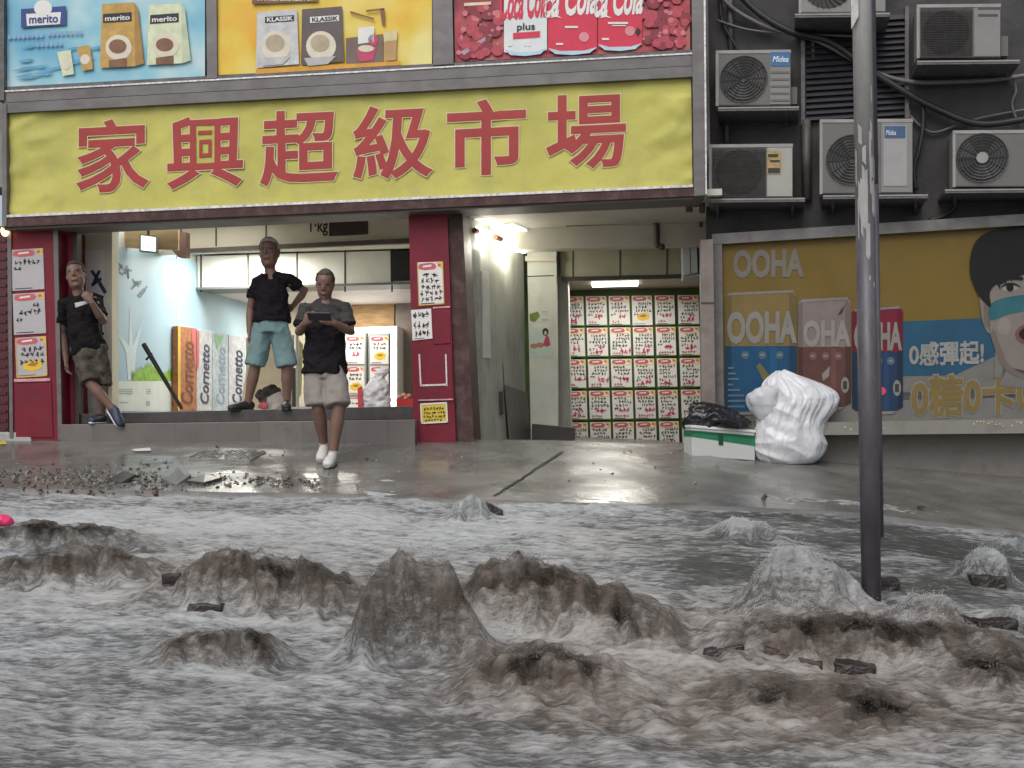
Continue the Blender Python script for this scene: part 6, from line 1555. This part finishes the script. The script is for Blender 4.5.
# --- man standing in the doorway
Z0 = 11.56
J = lambda x, y, dz=0: P(x, y, Z0 + dz)
j = dict(top=J(269, 237.5, .02), chin=J(269, 268.5, -.03), shL=J(256, 282), shR=J(288, 280), elL=J(250.5, 309, .03), wrL=J(249.5, 333, -.02), elR=J(305, 291, .10), wrR=J(293, 306, .20),
         hpL=J(264.5, 324), hpR=J(279, 324), knL=J(255, 367, -.03), anL=J(247.5, 401, .0), toeL=J(236, 408, -.06), knR=J(287, 368, -.04), anR=J(287, 400, .0), toeR=J(288, 411, -.17))
for q, hd in (('L', (-.75, -.66)), ('R', (.15, -1.0))):
    j['an' + q].z = ZF + .074; h_ = V((hd[0], hd[1], 0)).normalized(); j['toe' + q] = j['an' + q] + h_ * .2
j['handL'] = (V((0, -.05, -1)), V((1, 0, 0)), V((0, -1, 0)), .35); j['handR'] = (V((-.8, .2, -.5)), V((0, 1, 0)), V((0, 0, 1)), .5)
mats = dict(hairm=M('grey_hair', (.42, .41, .40), rough=.7, var=.3, scale=60), shirt=M('black_polo', (.010, .009, .012), rough=.85, var=.2, spec=.15), shorts=M('teal_shorts', (.15, .235, .245), rough=.8, spec=.2, var=.1), shoe=M('black_shoe', (.015, .015, .017), rough=.5), sole=M('black_sole', (.02, .02, .02)))
person('grey haired man in dark polo and pale teal shorts, hand on hip, in the doorway', FAC.at(270, 411), j, V((-.05, -1, -.05)), mats, dict(collar=True, hem=-.02, sleeve=.62, shorts=.97, leg=1.0, seed=2, hl=.76, k=1.0))
# --- man walking out with a phone
Z0 = 10.15
j = dict(top=J(325, 270, -.06), chin=J(325, 299.5, .01), shL=J(306, 309.5), shR=J(344.5, 309), elL=J(299, 333, -.05), wrL=J(305, 323, -.27), elR=J(351, 332, -.05), wrR=J(333, 322.5, -.27),
         hpL=J(315.5, 368), hpR=J(333, 368), knL=J(318.5, 410, -.06), anL=J(324.5, 448, .10), toeL=J(323, 457, -.08), knR=J(338.5, 410, -.10), anR=J(332.5, 451, -.10), toeR=J(330, 461.5, -.28))
for q, hd, up_ in (('L', (-.05, -1.0), .04), ('R', (-.10, -1.0), .0)):
    a_ = j['an' + q]; g_ = float(pave_z(a_.x, a_.y)); a_.z = g_ + .072 + up_; h_ = V((hd[0], hd[1], 0)).normalized() * .2
    t_ = a_ + h_; t_.z = float(pave_z(t_.x, t_.y)) + .072; j['toe' + q] = t_
j['handL'] = (V((.55, -.35, .45)), V((.3, .8, .1)), V((0, .2, 1)), .75); j['handR'] = (V((-.65, -.35, .25)), V((-.3, .8, .1)), V((0, .2, 1)), .75)
mats = dict(hairm=M('cropped_dark_hair', (.055, .05, .045), rough=.7, var=.3), shirt=M('charcoal_tee', (.013, .011, .014), rough=.85, var=.2, spec=.15), yoke=M('grey_yoke', (.05, .047, .047), rough=.85, var=.2, spec=.15), shorts=M('stone_shorts', (.26, .235, .215), rough=.85, spec=.2, var=.12), shoe=M('white_shoe', (.55, .54, .52), rough=.5, var=.1), sole=M('shoe_sole_grey', (.30, .29, .28)))
t, c, H = person('man in charcoal t-shirt and pale shorts walking on the wet pavement with a phone', on_ground(328, 461), j, V((0, -1, -.4)), mats, dict(hem=.05, sleeve=.75, shorts=.90, leg=1.12, fat=1.05, seed=11, hl=.88, socks=.05, ease=.03))
ph = thing('phone', 'dark phone held in both hands by the walking man', 'phone', P(319.5, 318, Z0 - .40))
ca = P(319.5, 316.5, Z0 - .41); n_ = V((0, -.55, -.83)).normalized(); ux = V((1, 0, -.02)); uy = n_.cross(ux).normalized()
MB().box(ca, ux * .100, uy * .052, n_ * .006).build('case', M('phone_case', (.02, .02, .022), rough=.35), ph, bevel=.004)
MB().box(ca - n_ * .0075, ux * .094, uy * .046, n_ * .0012).build('screen', M('phone_screen', (.55, .65, .75), emit=.7, var=.05), ph)
# --- man leaning on the pillar
Z0 = 11.42
ST = FAC.at(100, 424.5, .2)
j = dict(top=J(74, 261.5, .03), chin=J(77.5, 290, -.03), shL=J(64.5, 303, .0), shR=J(95, 301, .02), elL=J(62, 333, .06), wrL=J(66, 361, .03), elR=J(103.5, 322, -.10), wrR=J(91, 301.5, -.24),
         hpL=J(80, 350, .02), hpR=J(97, 349, .0), knL=J(91, 384, -.14), anL=J(114.5, 411, -.12), toeL=J(117.5, 424, -.13), knR=J(103, 387, -.02), anR=J(101, 413.5, .04), toeR=J(101, 421, -.10))
j['anR'].z = ST.z + .07; j['toeR'] = j['anR'] + V((-.05, -.2, 0))
j['anL'].z = ST.z + .135; j['toeL'] = j['anL'] + V((.10, -.05, -.13)); 
j['handL'] = (V((.1, -.05, -1)), V((1, 0, 0)), V((0, -1, 0)), .4); j['handR'] = (V((-.6, -.1, .75)), V((-.2, 1, -.1)), V((-.3, 0, .7)), .8)
camo = M('camo_cloth', (.075, .068, .052), rough=.85, var=.5, scale=12, dirt=((.010, .009, .009), .98, 11), spec=.15)
mats = dict(hairm=M('short_black_hair', (.035, .03, .027), rough=.7, var=.3), shirt=M('black_tee', (.009, .008, .009), rough=.85, var=.2, spec=.15), shorts=camo, shoe=M('navy_shoe', (.025, .035, .06), rough=.5, var=.4, scale=30), sole=M('shoe_sole_white', (.5, .5, .5)), print=M('tee_print', (.45, .44, .43), var=.3))
pr_ = [P(74.5, 303, 11.215), P(88.5, 300, 11.215), P(88.5, 303, 11.215), P(75.5, 307.5, 11.215)]
person('man in black t-shirt and camouflage shorts leaning by the left pillar, legs crossed', ST, j, V((.22, -1, -.30)), mats, dict(hem=.03, sleeve=.7, shorts=.98, leg=.98, seed=23, hl=.80, foot=.25, k=.96, print=pr_))
SKY_STRENGTH = 0.10
EXPOSURE = 0.62
# ------------------------------------------------------------------ light
w = bpy.data.worlds.new('World'); SC.world = w; w.use_nodes = True
nt = w.node_tree; N = nt.nodes; L = nt.links
bg = N['Background']; sky = N.new('ShaderNodeTexSky'); sky.sky_type = 'NISHITA'; sky.sun_disc = False
SUN_EL, SUN_AZ = math.radians(50), math.radians(200)
sky.sun_elevation = SUN_EL; sky.sun_rotation = SUN_AZ
sky.dust_density = 4
hs = N.new('ShaderNodeHueSaturation'); hs.inputs['Saturation'].default_value = 0.55
L.new(sky.outputs[0], hs.inputs['Color']); L.new(hs.outputs[0], bg.inputs['Color'])
bg.inputs['Strength'].default_value = SKY_STRENGTH
sd = bpy.data.lights.new('sun', 'SUN'); sd.energy = 0.5; sd.angle = math.radians(40); sd.color = (1, 0.97, 0.93)
so = bpy.data.objects.new('sun', sd); COL.objects.link(so)
dirv = Vector((math.sin(SUN_AZ) * math.cos(SUN_EL), math.cos(SUN_AZ) * math.cos(SUN_EL), math.sin(SUN_EL)))
so.rotation_euler = dirv.to_track_quat('Z', 'Y').to_euler(); so.location = (0, -5, 20)
vs = SC.view_settings
vs.view_transform = 'Standard'; vs.look = 'None'; vs.exposure = EXPOSURE; vs.gamma = 1
SC.cycles.use_denoising = True
SC.cycles.max_bounces = 6
SC.cycles.sample_clamp_indirect = 4
